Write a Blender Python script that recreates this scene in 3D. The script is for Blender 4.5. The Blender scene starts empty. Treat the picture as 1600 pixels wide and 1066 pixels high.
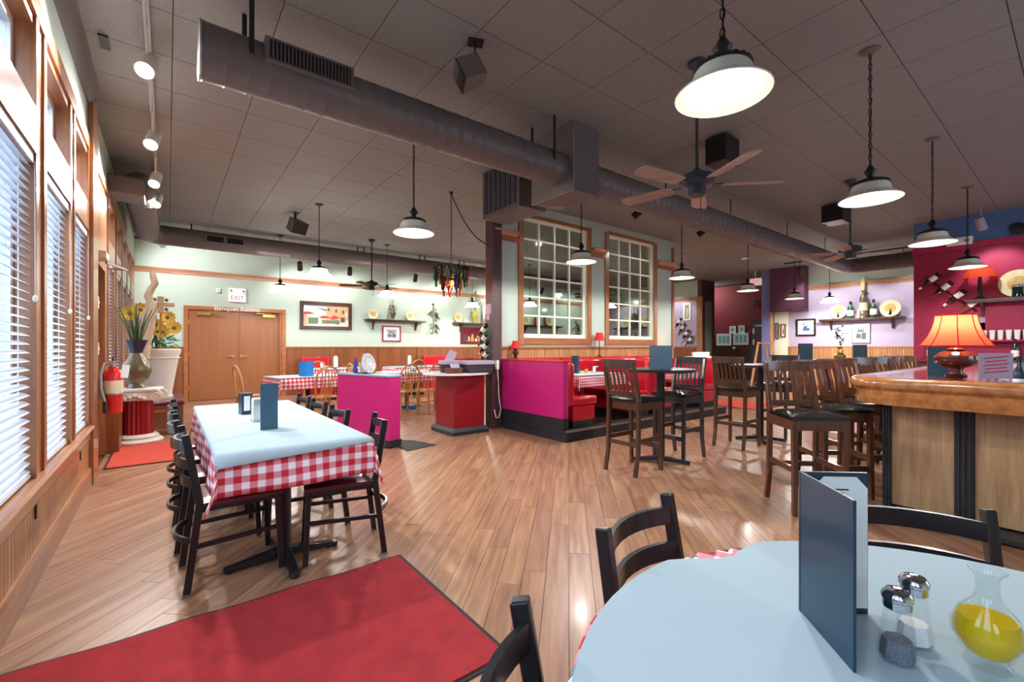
import bpy, bmesh, math, random
from mathutils import Vector, Matrix, Euler
random.seed(7)
PI = math.pi
S = bpy.context.scene
COL = S.collection

# ------------------------------------------------------------------ camera
FPX, CX, CY, CAMZ = 696.0, 800.0, 542.0, 1.27
YAW = math.atan(538 / 696.0)
cam_d = bpy.data.cameras.new('camera')
cam_d.sensor_width = 36.0
cam_d.lens = 36.0 * FPX / 1600.0
cam_d.shift_y = (CY - 533.0) / 1600.0
cam_d.clip_start = 0.05
cam = bpy.data.objects.new('camera', cam_d)
COL.objects.link(cam)
cam.location = (0, 0, CAMZ)
cam.rotation_euler = (PI / 2, 0, -YAW)
S.camera = cam
FW = (math.sin(YAW), math.cos(YAW)); RT = (math.cos(YAW), -math.sin(YAW))

def ray(u, v):
    return (FW[0] * FPX + (u - CX) * RT[0], FW[1] * FPX + (u - CX) * RT[1], CY - v)
def atY(u, v, y):
    d = ray(u, v); t = y / d[1]; return (d[0] * t, y, CAMZ + d[2] * t)
def atX(u, v, x):
    d = ray(u, v); t = x / d[0]; return (x, d[1] * t, CAMZ + d[2] * t)
def atZ(u, v, z):
    d = ray(u, v); t = (z - CAMZ) / d[2]; return (d[0] * t, d[1] * t, z)
def proj(x, y, z):
    d = x * FW[0] + y * FW[1]
    if d < .05: return None
    r = x * RT[0] + y * RT[1]
    return (CX + FPX * r / d, CY - FPX * (z - CAMZ) / d, d)

# ------------------------------------------------------------------ world and exposure
W = bpy.data.worlds.new('daylight'); S.world = W; W.use_nodes = True
bg = W.node_tree.nodes['Background']
bg.inputs[0].default_value = (0.80, 0.90, 1.0, 1); bg.inputs[1].default_value = 6.5
vs = S.view_settings
vs.view_transform = 'Standard'; vs.look = 'None'; vs.gamma = 1.0; vs.use_curve_mapping = False
vs.exposure = 0.15
PEND_W, SPOT_W = 48.0, 60.0

# ------------------------------------------------------------------ helpers
def lin(c):
    return tuple(((x / 255.0) / 12.92 if x / 255.0 <= .04045 else ((x / 255.0 + .055) / 1.055) ** 2.4) for x in c) + (1.0,)
class G:
    """small node-graph helper"""
    def __init__(s, name):
        s.m = bpy.data.materials.new(name); s.m.use_nodes = True
        s.nt = s.m.node_tree; s.b = s.nt.nodes['Principled BSDF']
    def n(s, t, **kw):
        nd = s.nt.nodes.new(t)
        for k, v in kw.items(): setattr(nd, k, v)
        return nd
    def l(s, a, b): s.nt.links.new(a, b)
    def mix(s, fac, a, b):
        nd = s.n('ShaderNodeMix', data_type='RGBA')
        for sock, val in ((0, fac), (6, a), (7, b)):
            if hasattr(val, 'is_linked') or isinstance(val, bpy.types.NodeSocket): s.l(val, nd.inputs[sock])
            else: nd.inputs[sock].default_value = val
        return nd.outputs[2]
    def math(s, op, a, b=None, c=None):
        nd = s.n('ShaderNodeMath', operation=op)
        for i, val in enumerate((a, b, c)):
            if val is None: continue
            if isinstance(val, bpy.types.NodeSocket): s.l(val, nd.inputs[i])
            else: nd.inputs[i].default_value = val
        return nd.outputs[0]
    def bump(s, h, strength=.3, dist=.01):
        nd = s.n('ShaderNodeBump'); nd.inputs['Strength'].default_value = strength; nd.inputs['Distance'].default_value = dist
        s.l(h, nd.inputs['Height']); s.l(nd.outputs[0], s.b.inputs['Normal'])
def pm(name, rgb, rough=.5, metal=0., var=.06, scale=6., bump=0., bscale=60., coat=0., emit=0., ecol=None, trans=0., ior=1.45, alpha=1., spec=None):
    g = G(name); b = g.b
    co = g.n('ShaderNodeTexCoord').outputs['Object']
    no = g.n('ShaderNodeTexNoise'); no.inputs['Scale'].default_value = scale; no.inputs['Detail'].default_value = 3
    g.l(co, no.inputs['Vector'])
    c = lin(rgb)
    lo = tuple(x * (1 - var * 1.6) for x in c[:3]) + (1,); hi = tuple(min(1, x * (1 + var * 1.6)) for x in c[:3]) + (1,)
    g.l(g.mix(no.outputs['Fac'], lo, hi), b.inputs['Base Color'])
    b.inputs['Roughness'].default_value = rough; b.inputs['Metallic'].default_value = metal
    b.inputs['Coat Weight'].default_value = coat; b.inputs['Coat Roughness'].default_value = .08
    b.inputs['Transmission Weight'].default_value = trans; b.inputs['IOR'].default_value = ior
    if spec is not None: b.inputs['Specular IOR Level'].default_value = spec
    if alpha < 1: b.inputs['Alpha'].default_value = alpha
    if emit: b.inputs['Emission Color'].default_value = lin(ecol or rgb); b.inputs['Emission Strength'].default_value = emit
    if bump:
        n2 = g.n('ShaderNodeTexNoise'); n2.inputs['Scale'].default_value = bscale; n2.inputs['Detail'].default_value = 4
        g.l(co, n2.inputs['Vector']); g.bump(n2.outputs['Fac'], bump)
    return g.m
def wood(name, rgb, rgb2, rough=.4, coat=0., axis='Z', scale=1., island=0., world=False, rot=0., bump=.05):
    """straight-grained wood; grain runs along the given axis"""
    g = G(name)
    if world: co = g.n('ShaderNodeNewGeometry').outputs['Position']
    else: co = g.n('ShaderNodeTexCoord').outputs['Object']
    if rot:
        pr = g.n('ShaderNodeMapping'); pr.inputs['Rotation'].default_value[2] = rot; g.l(co, pr.inputs['Vector']); co = pr.outputs[0]
    mp = g.n('ShaderNodeMapping')
    k = {'X': (1.2, 16, 16), 'Y': (16, 1.2, 16), 'Z': (16, 16, 1.2)}[axis]
    mp.inputs['Scale'].default_value = tuple(x * scale for x in k)
    g.l(co, mp.inputs['Vector'])
    no = g.n('ShaderNodeTexNoise'); no.inputs['Scale'].default_value = 1.6; no.inputs['Detail'].default_value = 6; no.inputs['Roughness'].default_value = .6; no.inputs['Distortion'].default_value = .4
    g.l(mp.outputs[0], no.inputs['Vector'])
    rp = g.n('ShaderNodeMapRange'); rp.inputs['From Min'].default_value = .32; rp.inputs['From Max'].default_value = .68
    g.l(no.outputs['Fac'], rp.inputs[0])
    c = g.mix(rp.outputs[0], lin(rgb), lin(rgb2))
    if island:
        ri = g.n('ShaderNodeNewGeometry').outputs['Random Per Island']
        oi = g.n('ShaderNodeObjectInfo').outputs['Random']
        r = g.math('FRACT', g.math('ADD', ri, oi))
        hs = g.n('ShaderNodeHueSaturation'); g.l(c, hs.inputs['Color'])
        g.l(g.math('MULTIPLY_ADD', r, island, 1 - island / 2), hs.inputs['Value'])
        g.l(g.math('MULTIPLY_ADD', r, .012, .494), hs.inputs['Hue'])
        c = hs.outputs[0]
        if world:   # each board starts its grain elsewhere
            cb = g.n('ShaderNodeCombineXYZ'); g.l(g.math('MULTIPLY', r, 37.), cb.inputs[0]); g.l(g.math('MULTIPLY', r, 91.), cb.inputs[1])
            g.l(cb.outputs[0], mp.inputs['Location'])
    g.l(c, g.b.inputs['Base Color'])
    g.b.inputs['Roughness'].default_value = rough; g.b.inputs['Coat Weight'].default_value = coat; g.b.inputs['Coat Roughness'].default_value = .12
    if bump: g.bump(no.outputs['Fac'], bump)
    return g.m
def lampcloth(name, rgb):
    """lampshade fabric that lets the bulb's light through"""
    g = G(name); no = g.n('ShaderNodeTexNoise'); no.inputs['Scale'].default_value = 40
    c = lin(rgb); col = g.mix(no.outputs['Fac'], tuple(x * .92 for x in c[:3]) + (1,), c)
    d = g.n('ShaderNodeBsdfDiffuse'); t = g.n('ShaderNodeBsdfTranslucent'); g.l(col, d.inputs[0]); g.l(col, t.inputs[0])
    mx = g.n('ShaderNodeMixShader'); mx.inputs[0].default_value = .6; g.l(d.outputs[0], mx.inputs[1]); g.l(t.outputs[0], mx.inputs[2])
    g.l(mx.outputs[0], g.nt.nodes['Material Output'].inputs['Surface'])
    return g.m
def gingham(name, red=(196, 40, 58), size=.034, rot=0.):
    g = G(name)
    uv = g.n('ShaderNodeUVMap').outputs[0]
    mp = g.n('ShaderNodeMapping'); mp.inputs['Scale'].default_value = (1 / (2 * size),) * 3; mp.inputs['Rotation'].default_value[2] = rot
    g.l(uv, mp.inputs['Vector'])
    sp = g.n('ShaderNodeSeparateXYZ'); g.l(mp.outputs[0], sp.inputs[0])
    a = g.math('GREATER_THAN', g.math('FRACT', sp.outputs[0]), .5); b = g.math('GREATER_THAN', g.math('FRACT', sp.outputs[1]), .5)
    f = g.math('MULTIPLY', g.math('ADD', a, b), .5)
    rp = g.n('ShaderNodeValToRGB'); rp.color_ramp.interpolation = 'CONSTANT'
    e = rp.color_ramp.elements; e[0].color = lin((244, 240, 244)); e[0].position = 0
    e[1].color = lin((226, 140, 152)); e[1].position = .25
    x = e.new(.75); x.color = lin(red)
    g.l(f, rp.inputs[0]); g.l(rp.outputs[0], g.b.inputs['Base Color'])
    g.b.inputs['Roughness'].default_value = .85
    no = g.n('ShaderNodeTexNoise'); no.inputs['Scale'].default_value = 400; g.bump(no.outputs['Fac'], .1)
    return g.m
def glassmat(name, rgb, alpha=.25, rough=.05):
    """thin tinted glass: see-through film with a real Fresnel reflection"""
    g = G(name); nt = g.nt
    tr = g.n('ShaderNodeBsdfTransparent'); tr.inputs[0].default_value = lin(rgb)
    gl = g.n('ShaderNodeBsdfGlossy'); gl.inputs['Roughness'].default_value = rough
    lw = g.n('ShaderNodeLayerWeight'); lw.inputs[0].default_value = .5
    mx = g.n('ShaderNodeMixShader'); g.l(g.math('MULTIPLY_ADD', g.math('POWER', lw.outputs['Facing'], 4.), .35, alpha * .1), mx.inputs[0])
    g.l(tr.outputs[0], mx.inputs[1]); g.l(gl.outputs[0], mx.inputs[2])
    g.l(mx.outputs[0], nt.nodes['Material Output'].inputs['Surface'])
    return g.m

class MB:
    def __init__(s): s.v = []; s.f = []; s.mi = []; s.uv = None; s.cur = 0
    def add(s, vs, fs):
        o = len(s.v); s.v += [tuple(p) for p in vs]
        for f in fs: s.f.append(tuple(i + o for i in f)); s.mi.append(s.cur)
        return s
    def b2(s, lo, hi):
        (a, b, c), (d, e, f) = lo, hi
        return s.add([(a, b, c), (d, b, c), (d, e, c), (a, e, c), (a, b, f), (d, b, f), (d, e, f), (a, e, f)],
                     [(0, 3, 2, 1), (4, 5, 6, 7), (0, 1, 5, 4), (1, 2, 6, 5), (2, 3, 7, 6), (3, 0, 4, 7)])
    def box(s, c, d, rot=None):
        h = [x / 2 for x in d]
        vs = [Vector((x * h[0], y * h[1], z * h[2])) for z in (-1, 1) for (x, y) in ((-1, -1), (1, -1), (1, 1), (-1, 1))]
        if rot is not None:
            R = Euler(rot).to_matrix(); vs = [R @ p for p in vs]
        return s.add([p + Vector(c) for p in vs], [(0, 3, 2, 1), (4, 5, 6, 7), (0, 1, 5, 4), (1, 2, 6, 5), (2, 3, 7, 6), (3, 0, 4, 7)])
    def prism(s, poly, z0, z1):
        n = len(poly)
        if sum(poly[i][0] * poly[(i + 1) % n][1] - poly[(i + 1) % n][0] * poly[i][1] for i in range(n)) < 0: poly = poly[::-1]
        return s.add([(x, y, z0) for x, y in poly] + [(x, y, z1) for x, y in poly],
                     [tuple(range(n))[::-1], tuple(range(n, 2 * n))] + [(i, (i + 1) % n, n + (i + 1) % n, n + i) for i in range(n)])
    def bar(s, p0, p1, w, d=None, up=(0, 0, 1), w1=None, d1=None):
        d = d or w; w1 = w1 or w; d1 = d1 or d
        p0, p1 = Vector(p0), Vector(p1); a = (p1 - p0).normalized(); u = Vector(up)
        if abs(a.dot(u)) > .95: u = Vector((0, 1, 0))
        x = a.cross(u).normalized(); y = x.cross(a)
        vs = [p + x * (i * ww / 2) + y * (j * dd / 2) for p, ww, dd in ((p0, w, d), (p1, w1, d1)) for i, j in ((-1, -1), (1, -1), (1, 1), (-1, 1))]
        return s.add(vs, [(0, 3, 2, 1), (4, 5, 6, 7), (0, 1, 5, 4), (1, 2, 6, 5), (2, 3, 7, 6), (3, 0, 4, 7)])
    def cyl(s, p0, p1, r0, r1=None, n=14, cap=True):
        return s.tube([p0, p1], [r0, r0 if r1 is None else r1], n, cap)
    def tube(s, pts, r, n=8, cap=True):
        pts = [Vector(p) for p in pts]; m = len(pts)
        rs = r if isinstance(r, (list, tuple)) else [r] * m
        ref = None; vs = []
        for i, p in enumerate(pts):
            t = (pts[min(i + 1, m - 1)] - pts[max(i - 1, 0)]).normalized()
            if ref is None: ref = Vector((0, 0, 1)) if abs(t.z) < .9 else Vector((1, 0, 0))
            x = (ref - t * ref.dot(t)).normalized(); ref = x; y = t.cross(x)
            vs += [p + (x * math.cos(2 * PI * k / n) + y * math.sin(2 * PI * k / n)) * rs[i] for k in range(n)]
        fs = [(i * n + k, i * n + (k + 1) % n, (i + 1) * n + (k + 1) % n, (i + 1) * n + k) for i in range(m - 1) for k in range(n)]
        if cap: fs += [tuple(range(n))[::-1], tuple(range((m - 1) * n, m * n))]
        return s.add(vs, fs)
    def lathe(s, prof, n=20, c=(0, 0, 0), cap=True, sx=1., sy=1.):
        vs = [(c[0] + r * math.cos(2 * PI * k / n) * sx, c[1] + r * math.sin(2 * PI * k / n) * sy, c[2] + z) for r, z in prof for k in range(n)]
        m = len(prof)
        fs = [(i * n + k, i * n + (k + 1) % n, (i + 1) * n + (k + 1) % n, (i + 1) * n + k) for i in range(m - 1) for k in range(n)]
        if cap:
            if prof[0][0] > 1e-4: fs.append(tuple(range(n))[::-1])
            if prof[-1][0] > 1e-4: fs.append(tuple(range((m - 1) * n, m * n)))
        return s.add(vs, fs)
    def sph(s, c, r, n=12, sz=1.):
        return s.lathe([(max(r * math.sin(PI * i / 8), 1e-5), -r * sz * math.cos(PI * i / 8)) for i in range(9)], n, c, cap=False)
    def sweep(s, path, prof, closed=False):
        """path: 2D points; prof: (outward offset, z) list; outward is to the right of travel"""
        m = len(path); P = [Vector(p) for p in path]; vs = []
        for i in range(m):
            a = P[i - 1] if (i or closed) else None; b = P[(i + 1) % m] if (i < m - 1 or closed) else None
            ts = [t for t in ((P[i] - a).normalized() if a is not None else None, (b - P[i]).normalized() if b is not None else None) if t is not None]
            t = sum(ts, Vector((0, 0))).normalized(); nrm = Vector((t.y, -t.x)); k = 1 / max(.5, nrm.dot(Vector((ts[0].y, -ts[0].x))))
            vs += [(P[i].x + nrm.x * o * k, P[i].y + nrm.y * o * k, z) for o, z in prof]
        q = len(prof)
        fs = [(i * q + j, ((i + 1) % m) * q + j, ((i + 1) % m) * q + (j + 1) % q, i * q + (j + 1) % q) for i in range(m if closed else m - 1) for j in range(q)]
        if not closed: fs += [tuple(range(q)), tuple(range((m - 1) * q, m * q))[::-1]]
        return s.add(vs, fs)
    def xf(s, M):
        s.v = [tuple(M @ Vector(p)) for p in s.v]; return s
    def mesh(s, name, mat):
        me = bpy.data.meshes.new(name); me.from_pydata(s.v, [], s.f)
        for m in (mat if isinstance(mat, (list, tuple)) else [mat]): me.materials.append(m)
        me.polygons.foreach_set('material_index', s.mi)
        if s.uv:
            ul = me.uv_layers.new(name='UVMap')
            for lp in me.loops: ul.data[lp.index].uv = s.uv[lp.vertex_index]
        return me
    def build(s, name, mat, parent=None, smooth=None, bevel=0., fix=False):
        me = s.mesh(name, mat)
        if fix:
            bm = bmesh.new(); bm.from_mesh(me); bmesh.ops.recalc_face_normals(bm, faces=bm.faces); bm.to_mesh(me); bm.free()
        if smooth is not None:
            me.polygons.foreach_set('use_smooth', [True] * len(me.polygons)); me.set_sharp_from_angle(angle=math.radians(smooth))
        return link(name, me, parent, bevel)
def link(name, me, parent=None, bevel=0., loc=None, rot=None):
    o = bpy.data.objects.new(name, me); COL.objects.link(o); o.parent = parent
    if loc: o.location = loc
    if rot: o.rotation_euler = rot
    if bevel:
        b = o.modifiers.new('bevel', 'BEVEL'); b.width = bevel; b.segments = 2; b.limit_method = 'ANGLE'; b.angle_limit = .7
    return o
def tag(o, label, cat, group=None):
    o['label'] = label; o['category'] = cat
    if group: o['group'] = group
    return o
def thing(name, label, cat, loc=(0, 0, 0), rz=0., group=None):
    o = bpy.data.objects.new(name, None); COL.objects.link(o); o.empty_display_size = .1
    o.location = loc; o.rotation_euler = (0, 0, rz)
    return tag(o, label, cat, group)
def struct(o): o['kind'] = 'structure'; return o
def root_struct(name):
    o = bpy.data.objects.new(name, None); COL.objects.link(o); return struct(o)
def clone(root, loc, rz, label=None, group=None, rot=None):
    def cp(o, par):
        c = o.copy(); COL.objects.link(c); c.parent = par
        for ch in o.children: cp(ch, c)
        return c
    r = cp(root, None); r.location = loc; r.rotation_euler = rot or (0, 0, rz)
    if label: r['label'] = label
    if group: r['group'] = group
    return r
def light(kind, name, parent, loc, energy, color=(1, .98, .95), size=.06, rot=None, angle=None, blend=.5):
    d = bpy.data.lights.new(name, kind); d.energy = energy; d.color = color; d.shadow_soft_size = size
    if angle: d.spot_size = angle; d.spot_blend = blend
    o = bpy.data.objects.new(name, d); COL.objects.link(o); o.parent = parent; o.location = loc
    if rot: o.rotation_euler = rot
    return o
def text_mesh(name, s, size, mat, parent, loc, rot, depth=.002, align='CENTER'):
    c = bpy.data.curves.new(name, 'FONT'); c.body = s; c.size = size; c.extrude = depth; c.align_x = align; c.align_y = 'CENTER'; c.resolution_u = 3
    t = bpy.data.objects.new(name, c); COL.objects.link(t)
    me = bpy.data.meshes.new_from_object(t); bpy.data.objects.remove(t); bpy.data.curves.remove(c)
    me.materials.clear(); me.materials.append(mat)
    return link(name, me, parent, 0, loc, rot)
def clip(poly, lo, hi):
    for ax, lim, sg in ((0, lo[0], 1), (0, hi[0], -1), (1, lo[1], 1), (1, hi[1], -1)):
        out = []
        for i in range(len(poly)):
            a, b = poly[i - 1], poly[i]; da = (a[ax] - lim) * sg; db = (b[ax] - lim) * sg
            if (da < 0) != (db < 0):
                t = da / (da - db); out.append((a[0] + (b[0] - a[0]) * t, a[1] + (b[1] - a[1]) * t))
            if db >= 0: out.append(b)
        poly = out
        if len(poly) < 3: return []
    return poly

# ------------------------------------------------------------------ materials
M = dict(
    green=pm('sage_paint', (184, 200, 186), .75, var=.02), purple=pm('lilac_paint', (184, 172, 196), .75, var=.02),
    red_wall=pm('crimson_paint', (158, 34, 72), .6, var=.03), maroon=pm('maroon_paint', (104, 24, 34), .7, var=.04),
    blue_wall=pm('slate_blue_paint', (82, 112, 158), .7, var=.03), cream=pm('cream_paint', (232, 232, 208), .7, var=.02),
    ceil=pm('brown_ceiling_tile', (130, 130, 128), .62, var=.10, scale=30, bump=.25, bscale=90),
    ceil_back=pm('ceiling_joint', (52, 44, 42), .9), duct=pm('brown_duct_paint', (104, 95, 93), .42, var=.05, scale=3),
    trim=wood('oak_trim', (142, 88, 54), (178, 122, 80), .33, .35, 'Z', .8), trimY=wood('oak_trim_along_wall', (146, 92, 58), (182, 128, 86), .33, .35, 'Y', .8),
    trimX=wood('oak_trim_rail', (146, 84, 44), (180, 112, 62), .35, .3, 'X', .8),
    rail=wood('copper_brown_rail', (150, 100, 76), (196, 148, 116), .35, .3, 'X', .8),
    wains=wood('wainscot_wood', (112, 62, 32), (150, 90, 50), .38, .25, 'Z', .6), wains2=wood('beadboard_wood', (166, 112, 68), (200, 148, 98), .4, .2, 'Z', .6, island=.12),
    door=wood('door_brown', (142, 86, 46), (154, 96, 54), .45, .1, 'Z', .4), brass=pm('brass', (214, 176, 96), .28, 1.),
    plank=wood('floor_plank_wood', (136, 94, 70), (182, 136, 104),   .34, .08, 'X', .8, island=.18, world=True, rot=-PI / 4, bump=.03),
    subfloor=pm('floor_joint', (92, 52, 30), .7), rug=pm('red_rug_pile', (182, 48, 52), .95, var=.22, scale=9, bump=.9, bscale=240),
    rug2=pm('coral_rug_pile', (206, 74, 56), .95, var=.10, scale=24, bump=.8, bscale=240), rubber=pm('black_rubber', (36, 34, 34), .7),
    black=pm('black_metal', (28, 29, 33), .32, .0, var=.04, coat=.25), blackm=pm('matte_black', (30, 29, 30), .55), iron=pm('dark_iron', (48, 46, 46), .4, .6),
    vinyl_m=pm('maroon_vinyl', (98, 28, 48), .28, coat=.3, var=.05), vinyl_k=pm('black_vinyl', (26, 28, 28), .2, coat=.4), vinyl_r=pm('red_vinyl', (190, 26, 44), .22, coat=.5, var=.05),
    panel=pm('magenta_red_panel', (196, 28, 116), .42, var=.04, scale=3, coat=.15), podium=pm('crimson_panel', (142, 18, 30), .4, var=.04, scale=3, coat=.1), kick=pm('black_kickboard', (38, 42, 46), .4),
    lam=pm('blue_grey_laminate', (150, 178, 200), .3, var=.02), white=pm('white_paint', (236, 236, 232), .5, var=.02), whitel=pm('white_laminate', (226, 226, 222), .3, var=.02),
    muntin=pm('ivory_muntin', (240, 238, 216), .45, var=.02), slat=pm('blind_slat', (222, 226, 236), .35, var=.02),
    glass=glassmat('window_glass', (222, 232, 228), .35), clear=glassmat('clear_glass', (250, 252, 252), .25), day=glassmat('outer_window_glass', (235, 242, 250), .2),
    g_green=glassmat('green_bottle_glass', (96, 190, 130), .4), g_amber=glassmat('amber_bottle_glass', (236, 156, 76), .4), g_blue=glassmat('blue_bottle_glass', (110, 140, 225), .4),
    wine=pm('dark_wine_bottle', (22, 34, 26), .12, coat=.5), green_b=pm('green_wine_bottle', (34, 78, 44), .14, coat=.5), oil=pm('olive_oil', (240, 200, 14), .08, var=.02, trans=.12, ior=1.3),
    paper=pm('white_table_paper', (176, 194, 202), .9, var=.012, scale=3, spec=.15), cloth=pm('white_linen', (236, 236, 236), .8, var=.02), check=gingham('red_gingham_cloth'), stripe=gingham('small_red_gingham_cloth', (190, 44, 52), .02),
    walnut=wood('dark_walnut', (54, 34, 24), (84, 54, 38), .3, .35, 'Z', 1.5), walnut2=wood('red_walnut', (70, 42, 30), (106, 66, 48), .28, .4, 'Z', 1.5), ebony=wood('ebonised_wood', (34, 35, 40), (52, 52, 58), .28, .4, 'Z', 1.5),
    oak=wood('golden_oak', (176, 118, 62), (208, 152, 92), .35, .3, 'Z', 1.2),
    barwood=wood('bar_rail_wood', (160, 96, 48), (202, 140, 84), .18, .7, 'X', .7), barpanel=wood('bar_panel_veneer', (166, 130, 90), (200, 164, 122), .45, .15, 'Z', .9), bartop=wood('bar_top_wood', (112, 34, 26), (146, 56, 40), .1, .9, 'X', .6), post=pm('dark_bar_post', (36, 42, 46), .35, coat=.2),
    enamel=pm('cream_enamel', (232, 230, 212), .3, var=.02, coat=.2), bulb=pm('lit_bulb', (255, 246, 232), .5, emit=8.), lens=pm('lit_spot_lens', (255, 252, 246), .5, emit=22.), shade_in=pm('lit_opal_glass', (240, 242, 240), .35, var=.01, emit=26., ecol=(255, 248, 238)),
    silver=pm('chrome', (206, 208, 212), .16, 1.), grey=pm('grey_plastic', (150, 150, 152), .5), steel=pm('brushed_steel', (168, 168, 168), .35, .9),
    menu=pm('navy_menu_cover', (22, 54, 72), .35, var=.10, scale=4, coat=.15), menu2=pm('teal_menu_cover', (58, 92, 112), .38, var=.08, scale=4, coat=.1), ink=pm('ink', (70, 70, 76), .8),
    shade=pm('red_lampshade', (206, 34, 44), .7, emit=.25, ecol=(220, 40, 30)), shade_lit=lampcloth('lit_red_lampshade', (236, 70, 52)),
    stone=pm('painted_plaster', (222, 218, 206), .6, var=.06, scale=14, bump=.3), colred=pm('glossy_red_column', (150, 22, 34), .22, coat=.4), bronze=pm('bronze_vase_glaze', (112, 98, 74), .3, .3, var=.2, scale=5), vblue=pm('dark_blue_glaze', (34, 44, 70), .2, coat=.4),
    bark=pm('driftwood', (198, 172, 142), .8, var=.12, scale=16, bump=.4), leaf=pm('leaf_green', (34, 122, 78), .6, var=.2), leafd=pm('dark_leaf', (60, 78, 40), .6, var=.2), yellow=pm('yellow_petal', (238, 200, 72), .6, var=.08), reed=pm('dry_reed', (170, 152, 110), .8, var=.1),
    ext=pm('extinguisher_red', (214, 34, 30), .25, coat=.4), plate=pm('glazed_cream_plate', (222, 212, 170), .25, coat=.4, var=.08, scale=20), plate_c=pm('plate_centre', (196, 168, 104), .3, coat=.3, var=.3, scale=30),
    basket=pm('wicker', (60, 52, 56), .8, var=.3, scale=60, bump=.8, bscale=90), wicker=pm('brown_wicker', (110, 66, 48), .8, var=.25, scale=60, bump=.8, bscale=90), liner=pm('lilac_liner', (176, 162, 182), .85, var=.06), coral=pm('red_fruit', (150, 24, 34), .5, var=.3, scale=30),
    exitred=pm('exit_red', (224, 60, 60), .5, emit=1.0, ecol=(255, 60, 50)), exitw=pm('exit_white', (244, 240, 240), .5, emit=.25), grout=pm('dark_recess', (22, 20, 20), .8), bluec=pm('bright_blue_card', (30, 130, 210), .4), skin=pm('tan_label', (232, 214, 180), .6), lab=pm('white_label', (240, 240, 238), .6),
    fanblade=wood('fan_blade_wood', (150, 128, 120), (182, 158, 150), .45, .1, 'X', .8), fandark=pm('fan_blade_dark', (54, 42, 38), .5), fanm=pm('blue_grey_fan_motor', (66, 76, 88), .35, .4), lilac=pm('slate_column_paint', (112, 120, 168), .6, var=.04), post_br=wood('purple_brown_post', (66, 42, 44), (88, 58, 58), .5, .1, 'Z', .6), soffit=pm('plum_paint', (88, 48, 72), .7, var=.03), dgreen=pm('dark_sage', (120, 130, 114), .7),
)
RX0, RX1, RY0, RY1, CEIL = -.58, 17.4, -2.6, 12.8, 3.65

# ================================================================== STRUCTURE
# ---- floor: diagonal planks, the nearest 300 in view one by one, the rest joined
fl = struct(MB().b2((RX0 - .3, RY0 - .2, -.12), (RX1 + .2, RY1 + .2, -.011)).build('floor', M['subfloor']))
r2 = math.sqrt(.5); cand = []; PWID = .128
for i in range(-110, 150):
    c = i * PWID; s = -6 - random.random() * 1.2
    while s < 24:
        L = random.choice((.9, 1.15, 1.4, 1.6))
        a, b, g = s + .0012, s + L - .0012, .0012
        s += L
        poly = [((p + q) * r2, (p - q) * r2) for p, q in ((a, c + g), (b, c + g), (b, c + PWID - g), (a, c + PWID - g))]
        poly = clip(poly, (RX0 + .002, RY0), (RX1, RY1))
        if poly: cand.append(poly)
def score(poly):
    x = sum(p[0] for p in poly) / len(poly); y = sum(p[1] for p in poly) / len(poly); q = proj(x, y, 0)
    if q is None or not (-40 < q[0] < 1640 and q[1] < 1100): return 0
    if -.5 < x < 1.0 and 1.5 < y < 2.5: return 0          # under the rug
    if math.hypot(x - .9, y + .04) < .62: return 0
    return 1 / q[2] ** 3
cand.sort(key=score, reverse=True)
for poly in cand[:300]: MB().prism(poly, -.011, 0).build('plank', M['plank'], fl)
rest = MB()
for poly in cand[300:]: rest.prism(poly, -.011, 0)
rest.build('far_planks', M['plank'], fl)['kind'] = 'stuff'

# ---- ceiling: square acoustic tiles
ce = struct(MB().b2((RX0 - .3, RY0 - .2, CEIL + .008), (RX1 + .2, RY1 + .2, CEIL + .12)).build('ceiling', M['ceil_back']))
tm = MB().b2((-.302, -.302, 0), (.302, .302, .009)).mesh('ceiling_tile', M['ceil'])
tiles = []
for i in range(30):
    for j in range(26):
        x = RX0 + .305 + i * .61; y = RY0 + .2 + j * .61
        if x < RX1 and y < RY1:
            q = proj(x, y, CEIL); tiles.append((1 / q[2] ** 2 if q and -60 < q[0] < 1660 and q[1] > -90 else 0, x, y))
tiles.sort(reverse=True)
for s_, x, y in tiles[:300]: link('ceiling_tile', tm, ce, 0, (x, y, CEIL))
rest = MB()
for s_, x, y in tiles[300:]: rest.b2((x - .302, y - .302, CEIL), (x + .302, y + .302, CEIL + .009))
rest.build('far_ceiling_tiles', M['ceil'], ce)['kind'] = 'stuff'

# ---- left wall with its window bays
XL = RX0; XO = XL - .13
baysN = [(-1.48 + 1.05 * k, -.68 + 1.05 * k) for k in range(0, 4)] + [(2.72, 3.52), (3.79, 4.61), (4.84, 5.56)]
baysF = [(7.35 + k * 1.06, 8.05 + k * 1.06) for k in range(5)]
DOORY = (6.2, 7.05)
SILL, T0, T1, TOP = .55, 2.33, 2.58, 3.03
wl = root_struct('wall_left')
up = MB().b2((XO, RY0, 3.2), (XL, RY1, CEIL))
up.build('upper_wall', M['green'], wl)
wd = MB(); bays = sorted(baysN + baysF)
edges = [RY0] + [e for b in bays for e in b] + [RY1]
for k in range(0, len(edges), 2):
    a, b = edges[k], edges[k + 1]
    if a < DOORY[0] and b > DOORY[1]:
        wd.b2((XO, a, 0), (XL, DOORY[0], 3.2)); wd.b2((XO, DOORY[1], 0), (XL, b, 3.2)); wd.b2((XO, DOORY[0], 2.15), (XL, DOORY[1], 3.2))
        wd.b2((XL, 5.6, 0), (XL + .04, 5.95, 3.56))                                  # proud pier before the door
    else: wd.b2((XO, a, 0), (XL, b, 3.2))
wd.build('pier_woodwork', M['trim'], wl)
rl = MB()
for a, b in bays:
    rl.b2((XO, a, 0), (XL - .001, b, SILL - .03)); rl.b2((XO, a, TOP), (XL - .001, b, 3.2))
    rl.b2((XO + .02, a, T0), (XL + .012, b, T1))
rl.build('rail_woodwork', M['trimY'], wl)
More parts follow.
